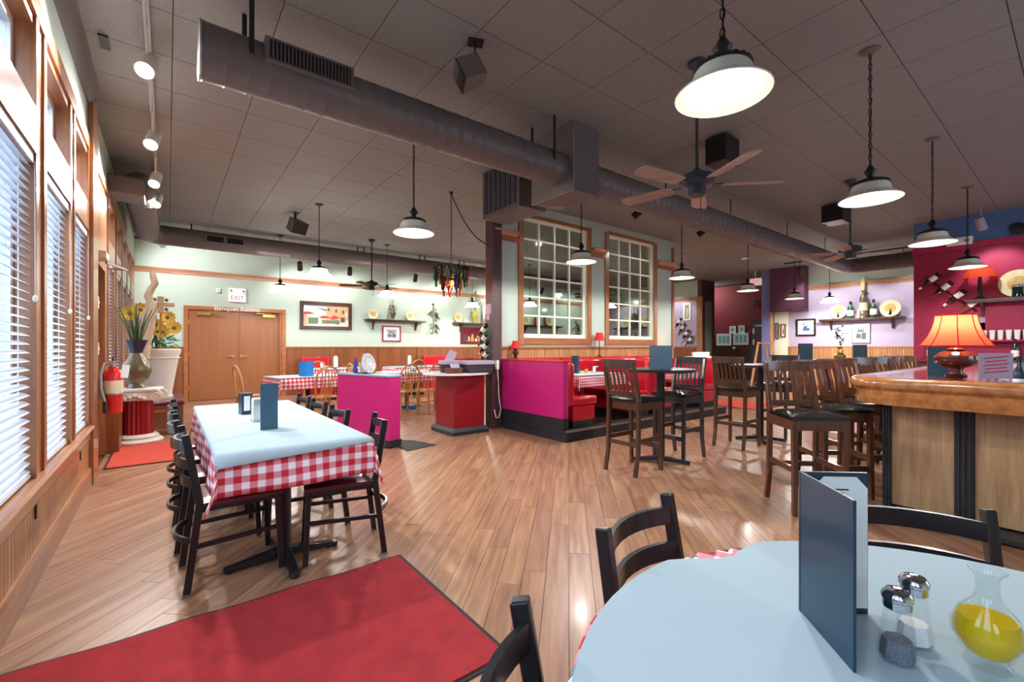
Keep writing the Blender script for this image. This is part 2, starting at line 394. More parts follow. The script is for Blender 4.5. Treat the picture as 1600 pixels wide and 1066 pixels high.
cs = MB()                                                                             # casings standing proud round every bay
for k in range(len(edges) - 1):
    y = edges[k]
    if k == 0: continue
    s = -1 if k % 2 else 1
    cs.b2((XL, min(y, y + s * .07), SILL), (XL + .012, max(y, y + s * .07), 3.12))
cs.b2((XL, RY0, 3.08), (XL + .016, 5.6, 3.2)); cs.b2((XL, 6.15, 3.08), (XL + .016, RY1, 3.2))
cs.build('casing', M['trim'], wl)
MB().sweep([(XL, RY0), (XL, 5.6)], [(-.02, CEIL - .16), (.02, CEIL - .16), (.07, CEIL - .03), (.085, CEIL - .001), (-.02, CEIL - .001)]).build('cornice', M['duct'], wl)
sl = struct(MB().sweep([(XL, RY0), (XL, 5.6)], [(-.07, SILL - .04), (.035, SILL - .04), (.05, SILL - .02), (.035, SILL), (-.07, SILL)]).build('trim_1', M['trimY'], None))
MB().b2((XL, RY0, SILL - .13), (XL + .018, 5.62, SILL - .036)).build('apron', M['trimY'], sl)
bb = struct(MB().sweep([(XL, RY0), (XL, 5.6)], [(0, 0), (.03, 0), (.03, .14), (.022, .165), (0, .165)]).build('baseboard_left', M['trimY'], None))
y = 5.59
bdm = MB().add([(0, 0, 0), (.009, .004, 0), (.009, .054, 0), (0, .058, 0), (0, 0, .24), (.009, .004, .24), (.009, .054, .24), (0, .058, .24)], [(0, 3, 2, 1), (4, 5, 6, 7), (0, 1, 5, 4), (1, 2, 6, 5), (2, 3, 7, 6)]).mesh('board', M['wains2'])
while y > 1.2: link('board', bdm, wl, 0, (XL, y - .058, .163)); y -= .058
for k, yy in enumerate((3.5, 5.07)):
    o = tag(MB().b2((XL + .011, yy - .012, .335), (XL + .016, yy + .012, .435)).build('wall_outlet', M['blackm']), ['dark outlet cover on beadboard nearest the first blind', 'dark outlet cover on beadboard near the wooden pier'][k], 'outlet', 'outlets below the blinds')
# far part of the left wall: skirting ledge
MB().b2((XL, 7.1, .0), (XL + .02, RY1, .5)).build('wainscot', M['wains'], wl)
# windows of the left wall
wn = 0
for a, b in bays:
    wn += 1
    w = root_struct('window_%d' % wn)
    fr = MB()
    for z0, z1 in ((SILL, T0), (T1, TOP)):
        for y0, y1 in ((a, a + .05), (b - .05, b)): fr.b2((XO + .01, y0, z0), (XO + .055, y1, z1))
        fr.b2((XO + .01, a + .05, z0), (XO + .055, b - .05, z0 + .05)); fr.b2((XO + .01, a + .05, z1 - .05), (XO + .055, b - .05, z1))
    fr.build('sash', M['white'], w)
    MB().b2((XO + .035, a + .05, SILL + .05), (XO + .041, b - .05, T0 - .05)).build('pane', M['day'], w)
    MB().b2((XO + .035, a + .05, T1 + .05), (XO + .041, b - .05, TOP - .05)).build('pane', M['day'], w)
# blinds on the three near bays: every slat its own piece
def slat_mesh(Ln):
    m = MB(); w = .05; n = 4
    prof = [((i / n - .5) * w, .004 * (1 - (2 * i / n - 1) ** 2)) for i in range(n + 1)]
    vs = [(x, y0, z + dz) for dz in (0, .0022) for y0 in (0, Ln) for x, z in prof]; q = n + 1
    fs = [(i, i + 1, q + i + 1, q + i) for i in range(n)] + [(2 * q + i, 3 * q + i, 3 * q + i + 1, 2 * q + i + 1) for i in range(n)]
    fs += [(0, q, 3 * q, 2 * q), (n, 2 * q + n, 3 * q + n, q + n)]
    return m.add(vs, fs).mesh('slat', M['slat'])
labs = ['white horizontal blind in the window nearest the camera', 'white horizontal blind in the middle near window bay', 'white horizontal blind in the narrow bay beside the wooden pier']
for k, (a, b) in enumerate(((2.72, 3.52), (3.79, 4.61), (4.84, 5.56))):
    t = thing('window_blind', labs[k], 'blind', (XL - .032, a + .012, SILL), 0, 'blinds on the near left windows')
    sm = slat_mesh(b - a - .024); z = .05
    while z < T0 - SILL - .07:
        link('slat', sm, t, 0, (0, 0, z), (0, math.radians(24), 0)); z += .046
    MB().b2((-.035, 0, T0 - SILL - .06), (.035, b - a - .024, T0 - SILL - .005)).build('head_rail', M['slat'], t)
    MB().b2((-.025, 0, .012), (.025, b - a - .024, .03)).build('bottom_rail', M['slat'], t)
    for yy in (.12, (b - a) - .15):
        MB().b2((-.002, yy - .002, .02), (.002, yy + .002, T0 - SILL - .06)).build('ladder_cord', M['white'], t)
    m = MB().tube([(.045, b - a - .06, T0 - SILL - .06), (.047, b - a - .06, 1.0)], .0018, 5).sph((.047, b - a - .06, .98), .012, 8, 1.6)
    m.build('pull_cord', M['white'], t)
for k, (a, b) in enumerate(baysF):
    t = thing('window_blind', ['first', 'second', 'third', 'fourth', 'fifth'][k] + ' blind beyond the doorway in the far left window row', 'blind', (XL - .032, a + .012, SILL), 0, 'blinds on the far left windows')
    m = MB(); z = .05
    while z < T0 - SILL - .06: m.box((0, (b - a) / 2 - .012, z), (.05, b - a - .03, .0025), (0, math.radians(24), 0)); z += .046
    m.build('slats', M['slat'], t)
    MB().b2((-.035, 0, T0 - SILL - .06), (.035, b - a - .024, T0 - SILL - .005)).build('head_rail', M['slat'], t)
# door in the left wall, set back in its recess
d1 = root_struct('door_1')
MB().b2((XO + .02, DOORY[0], 0), (XO + .065, DOORY[1], 2.15)).build('door_leaf', M['wains'], d1)
m = MB()
for y0 in (DOORY[0] + .1, DOORY[0] + .47):
    for z0, z1 in ((.25, .95), (1.1, 1.95)): m.b2((XO + .06, y0, z0), (XO + .075, y0 + .28, z1))
m.build('door_panels', M['trim'], d1)
MB().cyl((XO + .065, DOORY[0] + .08, 1.02), (XO + .12, DOORY[0] + .08, 1.02), .022).build('door_handle', M['brass'], d1)

# ---- far wall
wf = root_struct('wall_far')
DX0, DX1, DZ = .38, 2.34, 2.14
m = MB().b2((RX0 - .2, RY1, 1.27), (DX0 - .09, RY1 + .15, CEIL)).b2((DX0 - .09, RY1, DZ + .08), (DX1 + .09, RY1 + .15, CEIL)).b2((DX1 + .09, RY1, 1.27), (15.2, RY1 + .15, CEIL))
m.build('upper_wall', M['green'], wf)
MB().b2((RX0 - .2, RY1 - .012, 0), (DX0 - .09, RY1 + .15, 1.25)).b2((DX1 + .09, RY1 - .012, 0), (15.2, RY1 + .15, 1.25)).build('wainscot', M['wains'], wf)
MB().b2((RX0, RY1 - .03, 1.24), (DX0 - .09, RY1, 1.275)).b2((DX1 + .09, RY1 - .03, 1.24), (15, RY1, 1.275)).build('cap_rail', M['trimX'], wf)
m = MB(); x = DX1 + .12
for i in range(9): m.b2((x + i * 1.22, RY1 - .022, .16), (x + .02 + i * 1.22, RY1 - .011, 1.24))
m.build('batten', M['wains'], wf)
struct(MB().b2((RX0, RY1 - .03, 0), (DX0 - .09, RY1, .15)).b2((DX1 + .09, RY1 - .03, 0), (15, RY1, .15)).build('baseboard_far', M['wains']))
RAILZ = 3.05
struct(MB().sweep([(RX0, RY1), (15, RY1)], [(0, RAILZ - .11), (.02, RAILZ - .11), (.03, RAILZ - .06), (.05, RAILZ - .05), (.08, RAILZ), (0, RAILZ)]).build('trim_2', M['rail']))
# banquet doors
d2 = root_struct('door_2')
MB().b2((DX0 - .09, RY1 - .035, 0), (DX0, RY1 + .02, DZ + .09)).b2((DX1, RY1 - .035, 0), (DX1 + .09, RY1 + .02, DZ + .09)).b2((DX0, RY1 - .035, DZ), (DX1, RY1 + .02, DZ + .09)).build('door_frame', M['trimX'], d2)
xm = (DX0 + DX1) / 2
for x0, x1, s, dy in ((DX0 + .01, xm - .012, -1, .0), (xm + .012, DX1 - .01, 1, .07)):
    lf = MB().b2((x0, RY1 + dy, .01), (x1, RY1 + dy + .045, DZ - .008)).build('door_leaf', M['door'], d2)
    hx = (xm - .09) if s < 0 else (xm + .09)
    MB().cyl((hx, RY1 + dy - .05, 1.04), (hx, RY1 + dy, 1.04), .014).bar((hx, RY1 + dy - .05, 1.04), (hx + s * .12, RY1 + dy - .05, 1.04), .02).lathe([(.03, 0), (.03, .01)], 14).build('lever_handle', M['brass'], lf) if False else \
    MB().cyl((hx, RY1 + dy - .05, 1.04), (hx, RY1 + dy, 1.04), .016).cyl((hx, RY1 + dy - .01, 1.04), (hx, RY1 + dy, 1.04), .034).bar((hx - s * .005, RY1 + dy - .05, 1.04), (hx + s * .13, RY1 + dy - .05, 1.04), .024).build('lever_handle', M['brass'], lf)
    cx_ = (x0 + .28) if s < 0 else (x1 - .28)
    cl = MB().b2((cx_ - .14, RY1 + dy - .07, DZ - .12), (cx_ + .14, RY1 + dy, DZ - .055)).build('door_closer', M['brass'], lf)
    MB().bar((cx_ + .1 * -s, RY1 + dy - .075, DZ - .05), (cx_ + .3 * -s, RY1 + dy - .16, DZ - .04), .02).bar((cx_ + .3 * -s, RY1 + dy - .16, DZ - .04), (cx_ + .05, RY1 + dy - .04, DZ - .03), .02).build('closer_arm', M['brass'], cl)
    for z in (.3, 1.1, 1.85):
        hx2 = x0 if s < 0 else x1
        MB().cyl((hx2, RY1 + dy - .01, z - .05), (hx2, RY1 + dy - .01, z + .05), .01).build('hinge', M['brass'], lf)
MB().b2((DX1 - .05, RY1 + .0, .0), (DX1 - .0005, RY1 + .075, DZ - .001)).b2((xm - .011, RY1 + .046, .01), (xm + .011, RY1 + .115, DZ - .01)).build('door_stop', M['trimX'], d2)
MB().b2((DX0 - .3, RY1 + .151, -.1), (DX1 + .3, RY1 + .2, DZ + .4)).build('door_backing', M['grout'], d2)  # added panel behind the leaves, blocks sky light leaking through the gaps
text_mesh('lettering', 'Banquet Rooms', .15, M['muntin'], d2, (1.36, RY1 - .04, DZ + .05), (PI / 2, 0, 0), .004)

# ---- right lilac wall, alcove, red bar wall
XR, XB = 15.0, 11.5
wr = root_struct('wall_right')
m = MB().b2((XR, 2.08, 1.27), (XR + .15, 5.6, RAILZ - .04)).b2((XR, 8.55, 1.27), (XR + .9, RY1, RAILZ - .04))
m.build('lilac_wall', M['purple'], wr)
MB().b2((XR, 2.08, RAILZ - .04), (XR + .15, 5.6, CEIL)).b2((XR, 8.55, RAILZ - .04), (XR + .9, RY1, CEIL)).build('upper_wall', M['green'], wr)
MB().b2((XR, 5.6, 0), (XR + .15, 6.0, CEIL)).build('cream_wall', M['cream'], wr)
MB().b2((XR - .012, 2.08, 0), (XR + .15, 5.6, 1.26)).b2((XR - .012, 8.55, 0), (XR + .9, RY1, 1.26)).build('wainscot', M['wains'], wr)
MB().b2((XR - .03, 2.08, 1.24), (XR, 5.6, 1.28)).b2((XR - .03, 8.55, 1.24), (XR, RY1, 1.28)).build('cap_rail', M['trimY'], wr)
m = MB()
for i in range(58): m.b2((XR - .02, 2.1 + i * .06, .14), (XR - .011, 2.152 + i * .06, 1.24))
m.build('beadboard', M['wains2'], wr)['kind'] = 'stuff'
for n_, (a, b) in ((3, (6.0, 2.08)), (4, (RY1, 8.4))):
    struct(MB().sweep([(XR, a), (XR, b)], [(0, RAILZ - .11), (.02, RAILZ - .11), (.03, RAILZ - .06), (.05, RAILZ - .05), (.08, RAILZ), (0, RAILZ)]).build('trim_%d' % n_, M['rail'], fix=True))
struct(MB().b2((XR - .06, 8.35, 0), (XR + .02, 8.55, RAILZ)).build('trim_5', M['trim']))
wp = root_struct('wall_pier')
MB().b2((XR + .02, 8.4, 0), (XR + .9, 8.55, CEIL)).b2((XR - .0, 8.4, RAILZ), (XR + .02, 8.55, CEIL)).build('pier_face', M['post_br'], wp)
MB().b2((XR + .22, 8.385, .5), (XR + .7, 8.4, 2.9)).build('pier_panel', M['dgreen'], wp)
struct(MB().b2((XR - .25, 6.02, 0), (XR + .05, 6.27, CEIL)).build('wall_column', M['lilac']))
MB().b2((XR - .253, 5.98, 0), (XR - .12, 6.02, CEIL)).build('edge_trim', M['oak'], bpy.data.objects['wall_column'])
struct(MB().b2((XR - .35, 5.06, 2.38), (XR - .01, 6.0, CEIL)).build('wall_soffit', M['soffit']))
MB().b2((XR - .37, 5.05, 2.34), (XR - .01, 6.0, 2.38)).build('soffit_trim', M['post_br'], bpy.data.objects['wall_soffit'])
wa = root_struct('wall_alcove')
MB().b2((17.4, 4.0, 1.35), (17.55, RY1, CEIL)).build('maroon_wall', M['maroon'], wa)
MB().b2((17.39, 4.0, 0), (17.55, RY1, 1.35)).build('wainscot', M['walnut'], wa)
MB().b2((XR + .15, 5.5, 0), (17.4, 5.65, CEIL)).b2((XR + .9, 10.6, 0), (17.4, 10.75, CEIL)).build('side_wall', M['soffit'], wa)
d3 = root_struct('door_3')
yd = atX(1172, 530, 17.3)[1]
MB().b2((17.33, yd - 1.15, 0), (17.388, yd, 2.25)).build('door_frame', M['kick'], d3)
lf = MB().b2((17.3, yd - 1.07, .01), (17.34, yd - .09, 2.14)).build('door_leaf', M['post_br'], d3)
MB().b2((17.25, yd - 1.0, 2.02), (17.3, yd - .2, 2.08)).build('closer_bar', M['steel'], lf)
for z in (1.35, 1.75): MB().b2((17.285, yd - .16, z), (17.3, yd - .1, z + .2)).build('hinge_plate', M['muntin'], lf)
for k, z in enumerate('BI'):
    tag(text_mesh('wall_letter', z, .42, M['walnut'], None, (17.385, 0, 0), (PI / 2, 0, -PI / 2), .012), ['dark wooden letter B on the maroon wall', 'dark wooden letter I on the maroon wall beside the column'][k], 'letter', 'letters on the maroon wall')
    p = atX(1182 + 11 * k, 475, 17.385); bpy.data.objects['wall_letter' if k == 0 else 'wall_letter.001'].location = p
wb = root_struct('wall_bar')
MB().b2((XB, RY0, 0), (XB + .3, 2.08, 3.12)).build('crimson_wall', M['red_wall'], wb)
MB().b2((XB, RY0, 3.12), (XB + .3, 2.08, CEIL)).build('blue_band', M['blue_wall'], wb)
MB().b2((XB + .3, 1.95, 0), (XR + .15, 2.08, CEIL)).build('return_wall', M['purple'], wb)
struct(MB().sweep([(XB, 2.1), (XB, RY0)], [(0, 3.06), (.03, 3.06), (.04, 3.12), (.07, 3.16), (0, 3.16)]).build('trim_6', M['red_wall']))
# wall behind the camera with unseen windows added as daylight fill
wk = root_struct('wall_back')
ox = [(4.1, 5.7), (8.3, 9.9)]
m = MB().b2((RX0 - .2, RY0 - .2, 0), (XB + .3, RY0, .6)).b2((RX0 - .2, RY0 - .2, 2.8), (XB + .3, RY0, CEIL)); xs = [RX0 - .2] + [e for o in ox for e in o] + [XB + .3]
for k in range(0, len(xs), 2): m.b2((xs[k], RY0 - .2, .6), (xs[k + 1], RY0, 2.8))
m.build('rear_wall', M['green'], wk)
for a, b in ox:
    wn += 1; w = root_struct('window_%d' % wn)
    MB().b2((a, RY0 - .14, .6), (a + .06, RY0 - .06, 2.8)).b2((b - .06, RY0 - .14, .6), (b, RY0 - .06, 2.8)).b2((a, RY0 - .14, .6), (b, RY0 - .06, .66)).b2((a, RY0 - .14, 2.74), (b, RY0 - .06, 2.8)).build('sash', M['trim'], w)
    MB().b2((a + .06, RY0 - .105, .66), (b - .06, RY0 - .1, 2.74)).build('pane', M['day'], w)

# ---- partition with the two multi-pane windows
YP = 5.75; PX0, PX1 = 4.16, 9.06
pt = root_struct('wall_partition')
W1 = (4.67, 6.22, 1.42, 3.44); W2 = (6.82, 8.31, 1.42, 3.47)
m = MB().b2((PX0, YP, 1.27), (PX1, YP + .16, W1[2]))
for x0, x1 in ((PX0, W1[0]), (W1[1], W2[0]), (W2[1], PX1)): m.b2((x0, YP, W1[2]), (x1, YP + .16, CEIL))
for w in (W1, W2): m.b2((w[0], YP, w[3]), (w[1], YP + .16, CEIL))
m.build('panel_wall', M['green'], pt)
MB().b2((PX0, YP - .01, 0), (PX1, YP + .17, 1.24)).build('wainscot', M['wains'], pt)
m = MB(); x = PX0 + .02
while x < PX1 - .06: m.b2((x, YP - .017, .95), (x + .054, YP - .009, 1.24)); x += .06
m.build('beadboard', M['wains2'], pt)['kind'] = 'stuff'
MB().b2((PX0, YP - .04, 1.24), (PX1, YP + .2, 1.275)).build('cap_rail', M['trimX'], pt)
m = MB()
for x0, x1 in ((PX0, PX0 + .06), (W1[0] - .1, W1[0]), (W1[1], W1[1] + .1), (W2[0] - .1, W2[0]), (W2[1], W2[1] + .1), (PX1 - .07, PX1)):
    m.b2((x0, YP - .03, 1.3 if x0 not in (PX0, PX1 - .07) else 1.275), (x1, YP - .001, 3.5))
m.build('stile', M['trim'], pt)
m = MB()
for w in (W1, W2): m.b2((w[0], YP - .03, w[2] - .11), (w[1], YP - .001, w[2])).b2((w[0], YP - .02, w[3]), (w[1], YP - .001, w[3] + .06))
for x0, x1 in ((PX0 + .06, W1[0] - .1), (W1[1] + .1, W2[0] - .1), (W2[1] + .1, PX1 - .07)): m.b2((x0, YP - .03, 2.98), (x1, YP - .001, 3.06))
m.build('cross_rail', M['trimX'], pt)
for x0, x1 in ((PX0 - .12, PX0 + .36), (W1[1] + .1, W2[0] - .12), (W2[1] + .1, PX1 + .06)):
    MB().sweep([(x0, YP - .03), (x1, YP - .03)], [(0, 3.06), (.03, 3.06), (.05, 3.09), (.09, 3.12), (.09, 3.135), (0, 3.135)]).build('ledge', M['rail'], pt)
for nn, w in ((wn + 1, W1), (wn + 2, W2)):
    o = root_struct('window_%d' % nn)
    NC, NR = 4, 6; st = .028; x0, x1, z0, z1 = w
    MB().b2((x0, YP + .03, z0), (x0 + .045, YP + .09, z1)).b2((x1 - .07, YP + .03, z0), (x1, YP + .09, z1)).b2((x0 + .045, YP + .03, z0), (x1 - .07, YP + .09, z0 + .07)).b2((x0 + .045, YP + .03, z1 - .04), (x1 - .07, YP + .09, z1)).build('sash', M['muntin'], o)
    ax, bx, az, bz = x0 + .045, x1 - .07, z0 + .07, z1 - .04
    pw = (bx - ax - (NC - 1) * st) / NC; ph = (bz - az - (NR - 1) * st) / NR
    for i in range(1, NC): MB().b2((ax + i * (pw + st) - st, YP + .035, az), (ax + i * (pw + st), YP + .08, bz)).build('muntin', M['muntin'], o)
    m = MB()
    for j in range(1, NR): MB().b2((ax, YP + .038, az + j * (ph + st) - st), (bx, YP + .077, az + j * (ph + st))).build('muntin', M['muntin'], o)
    pmz = MB().b2((0, 0, 0), (pw, .004, ph)).mesh('pane', M['glass'])
    for i in range(NC):
        for j in range(NR): link('pane', pmz, o, 0, (ax + i * (pw + st), YP + .055, az + j * (ph + st)))
struct(MB().b2((3.98, YP - .1, 0), (PX0, YP + .08, CEIL)).build('wall_post', M['post_br']))

# ---- street outside the left windows, added to darken blind gaps and cut low sky
st = root_struct('street')
MB().b2((-14, -12, -.3), (XO - .05, 24, -.14)).build('pavement', pm('asphalt', (96, 98, 102), .9, var=.1), st)
m = MB().b2((-9.2, -12, -.14), (-8.2, 24, 3.4)); m.build('added_facade', pm('blue_grey_facade', (84, 98, 124), .8, var=.08), st)
for k in range(9): MB().b2((-8.2, -10 + k * 3.6, .7), (-8.16, -8.2 + k * 3.6, 2.3)).build('shop_window', M['wine'], st)

# ================================================================== DUCTS
def spiral(m, p0, p1, r, pitch=.12, n=24):
    """round duct with raised lock seams"""
    p0, p1 = Vector(p0), Vector(p1); L = (p1 - p0).length; k = max(1, int(L / pitch)); pts = []; rs = []
    for i in range(k):
        a = p0.lerp(p1, i / k); e = (p1 - p0) / k
        for f, rr in ((0, r), (.08, r + .004), (.16, r)): pts.append(a + e * f); rs.append(rr)
    pts.append(p1); rs.append(r)
    return m.tube(pts, rs, n)
DZc, DR, DYc = 3.19, .175, 3.52
t = thing('ceiling_duct', 'long brown spiral duct with a slatted grille above the dining table', 'duct', (.17, DYc, DZc))
spiral(MB(), (0, 0, 0), (3.2, 0, 0), DR).build('duct_tube', M['duct'], t, 40)
MB().cyl((-.012, 0, 0), (0, 0, 0), DR + .006, n=24).build('end_cap', M['steel'], t)
gr = MB().b2((.34, -DR - .03, -.02), (.92, -DR + .06, .14)).build('grille_frame', M['duct'], t, None, .004)
MB().b2((.365, -DR - .032, .0), (.895, -DR - .02, .12)).build('grille_recess', M['grout'], gr)
for i in range(22): MB().box((.385 + i * .0235, -DR - .036, .06), (.004, .012, .118), (0, 0, .5)).build('louver', M['duct'], gr)
for x in (.25, 2.95): MB().b2((x, -DR - .004, 0), (x + .03, -DR + .003, CEIL - DZc)).b2((x, DR - .003, 0), (x + .03, DR + .004, CEIL - DZc)).build('hanger_strap', M['blackm'], t)
t = thing('duct_plenum', 'dark boxy duct plenum reaching the ceiling before the partition', 'duct', (3.36, 3.28, 2.86))
m = MB().add([(0, .02, .06), (.40, .02, .06), (.40, .66, .06), (0, .66, .06), (0, .02, .79), (.40, .02, .79), (.40, .66, .79), (0, .66, .79), (.2, .34, -.01)], [(4, 5, 6, 7), (0, 1, 5, 4), (1, 2, 6, 5), (2, 3, 7, 6), (3, 0, 4, 7), (1, 0, 8), (2, 1, 8), (3, 2, 8), (0, 3, 8)])
m.build('plenum_box', M['duct'], t)
MB().b2((-.012, .0, .05), (.0, .68, .79)).build('flange', M['steel'], t)
t = thing('duct_register', 'ribbed duct outlet box under the ceiling beside the brown post', 'duct', (3.42, 4.28, 2.96))
MB().add([(0, 0, .05), (.44, 0, .05), (.44, .8, .05), (0, .8, .05), (0, 0, .69), (.44, 0, .69), (.44, .8, .69), (0, .8, .69), (.22, .4, -.01)], [(4, 5, 6, 7), (0, 1, 5, 4), (1, 2, 6, 5), (2, 3, 7, 6), (3, 0, 4, 7), (1, 0, 8), (2, 1, 8), (3, 2, 8), (0, 3, 8)]).build('register_box', M['duct'], t)
for i in range(7): MB().b2((-.012, .06 + i * .105, .1), (0, .12 + i * .105, .66)).build('rib', M['fanm'], t)
t = thing('ceiling_duct', 'brown spiral duct running from the plenum to the lilac wall', 'duct', (3.76, DYc, DZc))
L = 12.6 - 3.76
m = MB(); spiral(m, (0, 0, 0), (L, 0, 0), DR)
m.tube([(L + .28 * math.sin(a), -.28 + .28 * math.cos(a), 0) for a in [i * PI / 2 / 6 for i in range(7)]], DR, 20)
spiral(m, (L + .28, -.28, 0), (L + .28, -1.42, 0), DR)
m.build('duct_tube', M['duct'], t, 40)
for x in (1.6, 3.4, 5.6, 7.6): MB().b2((x, -.004, DR - .01), (x + .02, .004, CEIL - DZc)).build('hanger_strap', M['blackm'], t)
t = thing('ceiling_duct', 'brown duct across the back of the room above the green wall', 'duct', (-.05, 10.6, 3.36))
m = MB(); spiral(m, (0, 0, 0), (12.3, 0, 0), .18, .3); m.tube([(-.24 * math.sin(a), -.24 + .24 * math.cos(a), 0) for a in [i * PI / 2 / 6 for i in range(7)]], .18, 20)
m.build('duct_tube', M['duct'], t, 40)
g2 = MB().b2((.62, -.215, -.06), (1.28, -.12, .07)).build('grille_frame', M['duct'], t)
for x in (.65, .98): MB().b2((x, -.218, -.045), (x + .27, -.21, .055)).build('grille_recess', M['grout'], g2)
for x in (.4, 3.6, 3.75, 5.2, 5.35, 6.4, 6.55): MB().b2((x, -.005, .1), (x + .025, .005, CEIL - 3.36)).build('hanger_strap', M['blackm'], t)
t = thing('ceiling_duct', 'ribbed duct elbow coming out of the left window wall', 'duct', (-.29, 7.6, 3.36))
m = MB(); spiral(m, (0, 0, 0), (0, 2.76, 0), .18, .1); m.sph((0, 0, 0), .183, 20)
m.build('duct_tube', M['duct'], t, 40)
MB().b2((XL + .29, -.35, -.2), (.06, .12, .02)).build('wall_boot', M['duct'], t, None, .02)

# ================================================================== PENDANT LAMPS
def pendant(drop, label, group, loc, white=False):
    t = thing('pendant_lamp', label, 'lamp', loc, 0, group)
    MB().lathe([(.001, -.03), (.03, -.028), (.065, -.012), (.068, 0), (.001, 0)], 18, cap=False).build('canopy', M['duct'] if not white else M['blackm'], t, 40)
    zt = -(drop - .27); m = MB()
    if white: m.cyl((0, 0, -.01), (0, 0, zt), .007, n=6)
    else:
        n = int(-zt / .045)
        for i in range(n):   # oval links, alternately turned
            zc = -.02 + (zt + .02) * (i + .5) / n; a = (i % 2) * PI / 2 + .4; hl = -zt / n * .62
            m.tube([(math.cos(a) * .011 * math.cos(q), math.sin(a) * .011 * math.cos(q), zc + hl * math.sin(q)) for q in [j * PI / 4 for j in range(9)]], .0034, 4, False)
        m.tube([(.004 * math.sin(i), .004 * math.cos(i), zt * i / 10) for i in range(11)], .003, 5)
    m.build('chain' if not white else 'stem', M['iron'] if not white else M['blackm'], t)
    z0 = -drop
    MB().lathe([(.001, z0 + .28), (.012, z0 + .275), (.03, z0 + .24), (.045, z0 + .225), (.03, z0 + .2), (.02, z0 + .18), (.045, z0 + .165), (.1, z0 + .15), (.13, z0 + .125), (.13, z0 + .115), (.001, z0 + .14)], 20, cap=False).build('cap', M['iron'] if not white else M['blackm'], t, 40)
    if not white:
        m = MB()
        for i in range(20): m.sph((.117 * math.cos(i * PI / 10), .117 * math.sin(i * PI / 10), z0 + .128), .012, 6)
        m.build('beaded_collar', M['iron'], t, 60)
    sh = MB().lathe([(.001, z0 + .12), (.124, z0 + .118), (.136, z0 + .1), (.15, z0 + .055), (.165, z0 + .038), (.215, z0 + .012), (.232, z0), (.236, z0 + .004), (.218, z0 + .019), (.17, z0 + .046), (.156, z0 + .06), (.142, z0 + .105), (.128, z0 + .124), (.001, z0 + .126)], 32, cap=False)
    sh.xf(Matrix.Diagonal((.9, .9, 1, 1))).build('shade', M['enamel'] if not white else M['shade_in'], t, 50)
    MB().sph((0, 0, z0 + .07), .045, 14, 1.15).build('bulb', M['bulb'], t, 60)
    return t
R1G, R2G, WG = 'chain pendants along the bar side', 'chain pendants along the booths', 'white dome pendants of the back room'
DROP = CEIL - 2.45
pend = [(2.06, 1.05, 'large lit chain pendant nearest the camera above the round table', R1G), (4.46, 1.07, 'lit chain pendant above the bar corner with round ceiling canopy', R1G),
        (6.92, 1.09, 'lit chain pendant third from camera, before the blue wall band', R1G), (9.42, 1.10, 'farthest lit chain pendant of the bar row, before the shelf lamp', R1G),
        (2.03, 4.30, 'lit chain pendant hanging below the long duct, left of the bottle chandelier', R2G), (4.57, 4.33, 'lit chain pendant before the left partition window', R2G),
        (7.0, 4.28, 'lit chain pendant at the right end of the window partition', R2G), (9.7, 4.40, 'lit chain pendant before the maroon alcove wall', R2G), (12.2, 4.42, 'lit chain pendant right of the blue column', R2G)]
def lamp_down(o, w):
    # the enamel shade throws the bulb's light down in a very wide cone, a little spills inside
    light('SPOT', 'lamp_light', o, (0, 0, -DROP - .004), w, size=.06, angle=math.radians(176), blend=.25)
    light('POINT', 'bulb_glow', o, (0, 0, -DROP - .012), w * .035, size=.05)
p0 = None
for x, y, lb, gp in pend:
    if p0 is None: p0 = pendant(DROP, lb, gp, (x, y, CEIL)); o = p0
    else: o = clone(p0, (x, y, CEIL), random.random() * 3, lb, gp)
    lamp_down(o, PEND_W)
p1 = None
for x, y, lb in ((2.0, 7.85, 'white dome pendant on a black stem left of the dark fan'), (1.9, 10.55, 'white dome pendant hanging right of the banquet doors'), (4.05, 10.0, 'white dome pendant under the dark fan before the plates'),
                 (7.1, 11.1, 'white dome pendant left of the brown post over the shelf'), (13.9, 4.2, 'white dome pendant before the lilac wall left of the bottles'), (8.3, 9.9, 'white dome pendant seen through the left partition window'), (10.5, 8.8, 'white dome pendant seen through the right partition window')):
    if p1 is None: p1 = pendant(DROP, lb, WG, (x, y, CEIL), True); o = p1
    else: o = clone(p1, (x, y, CEIL), 0, lb, WG)
    lamp_down(o, PEND_W * 1.3)

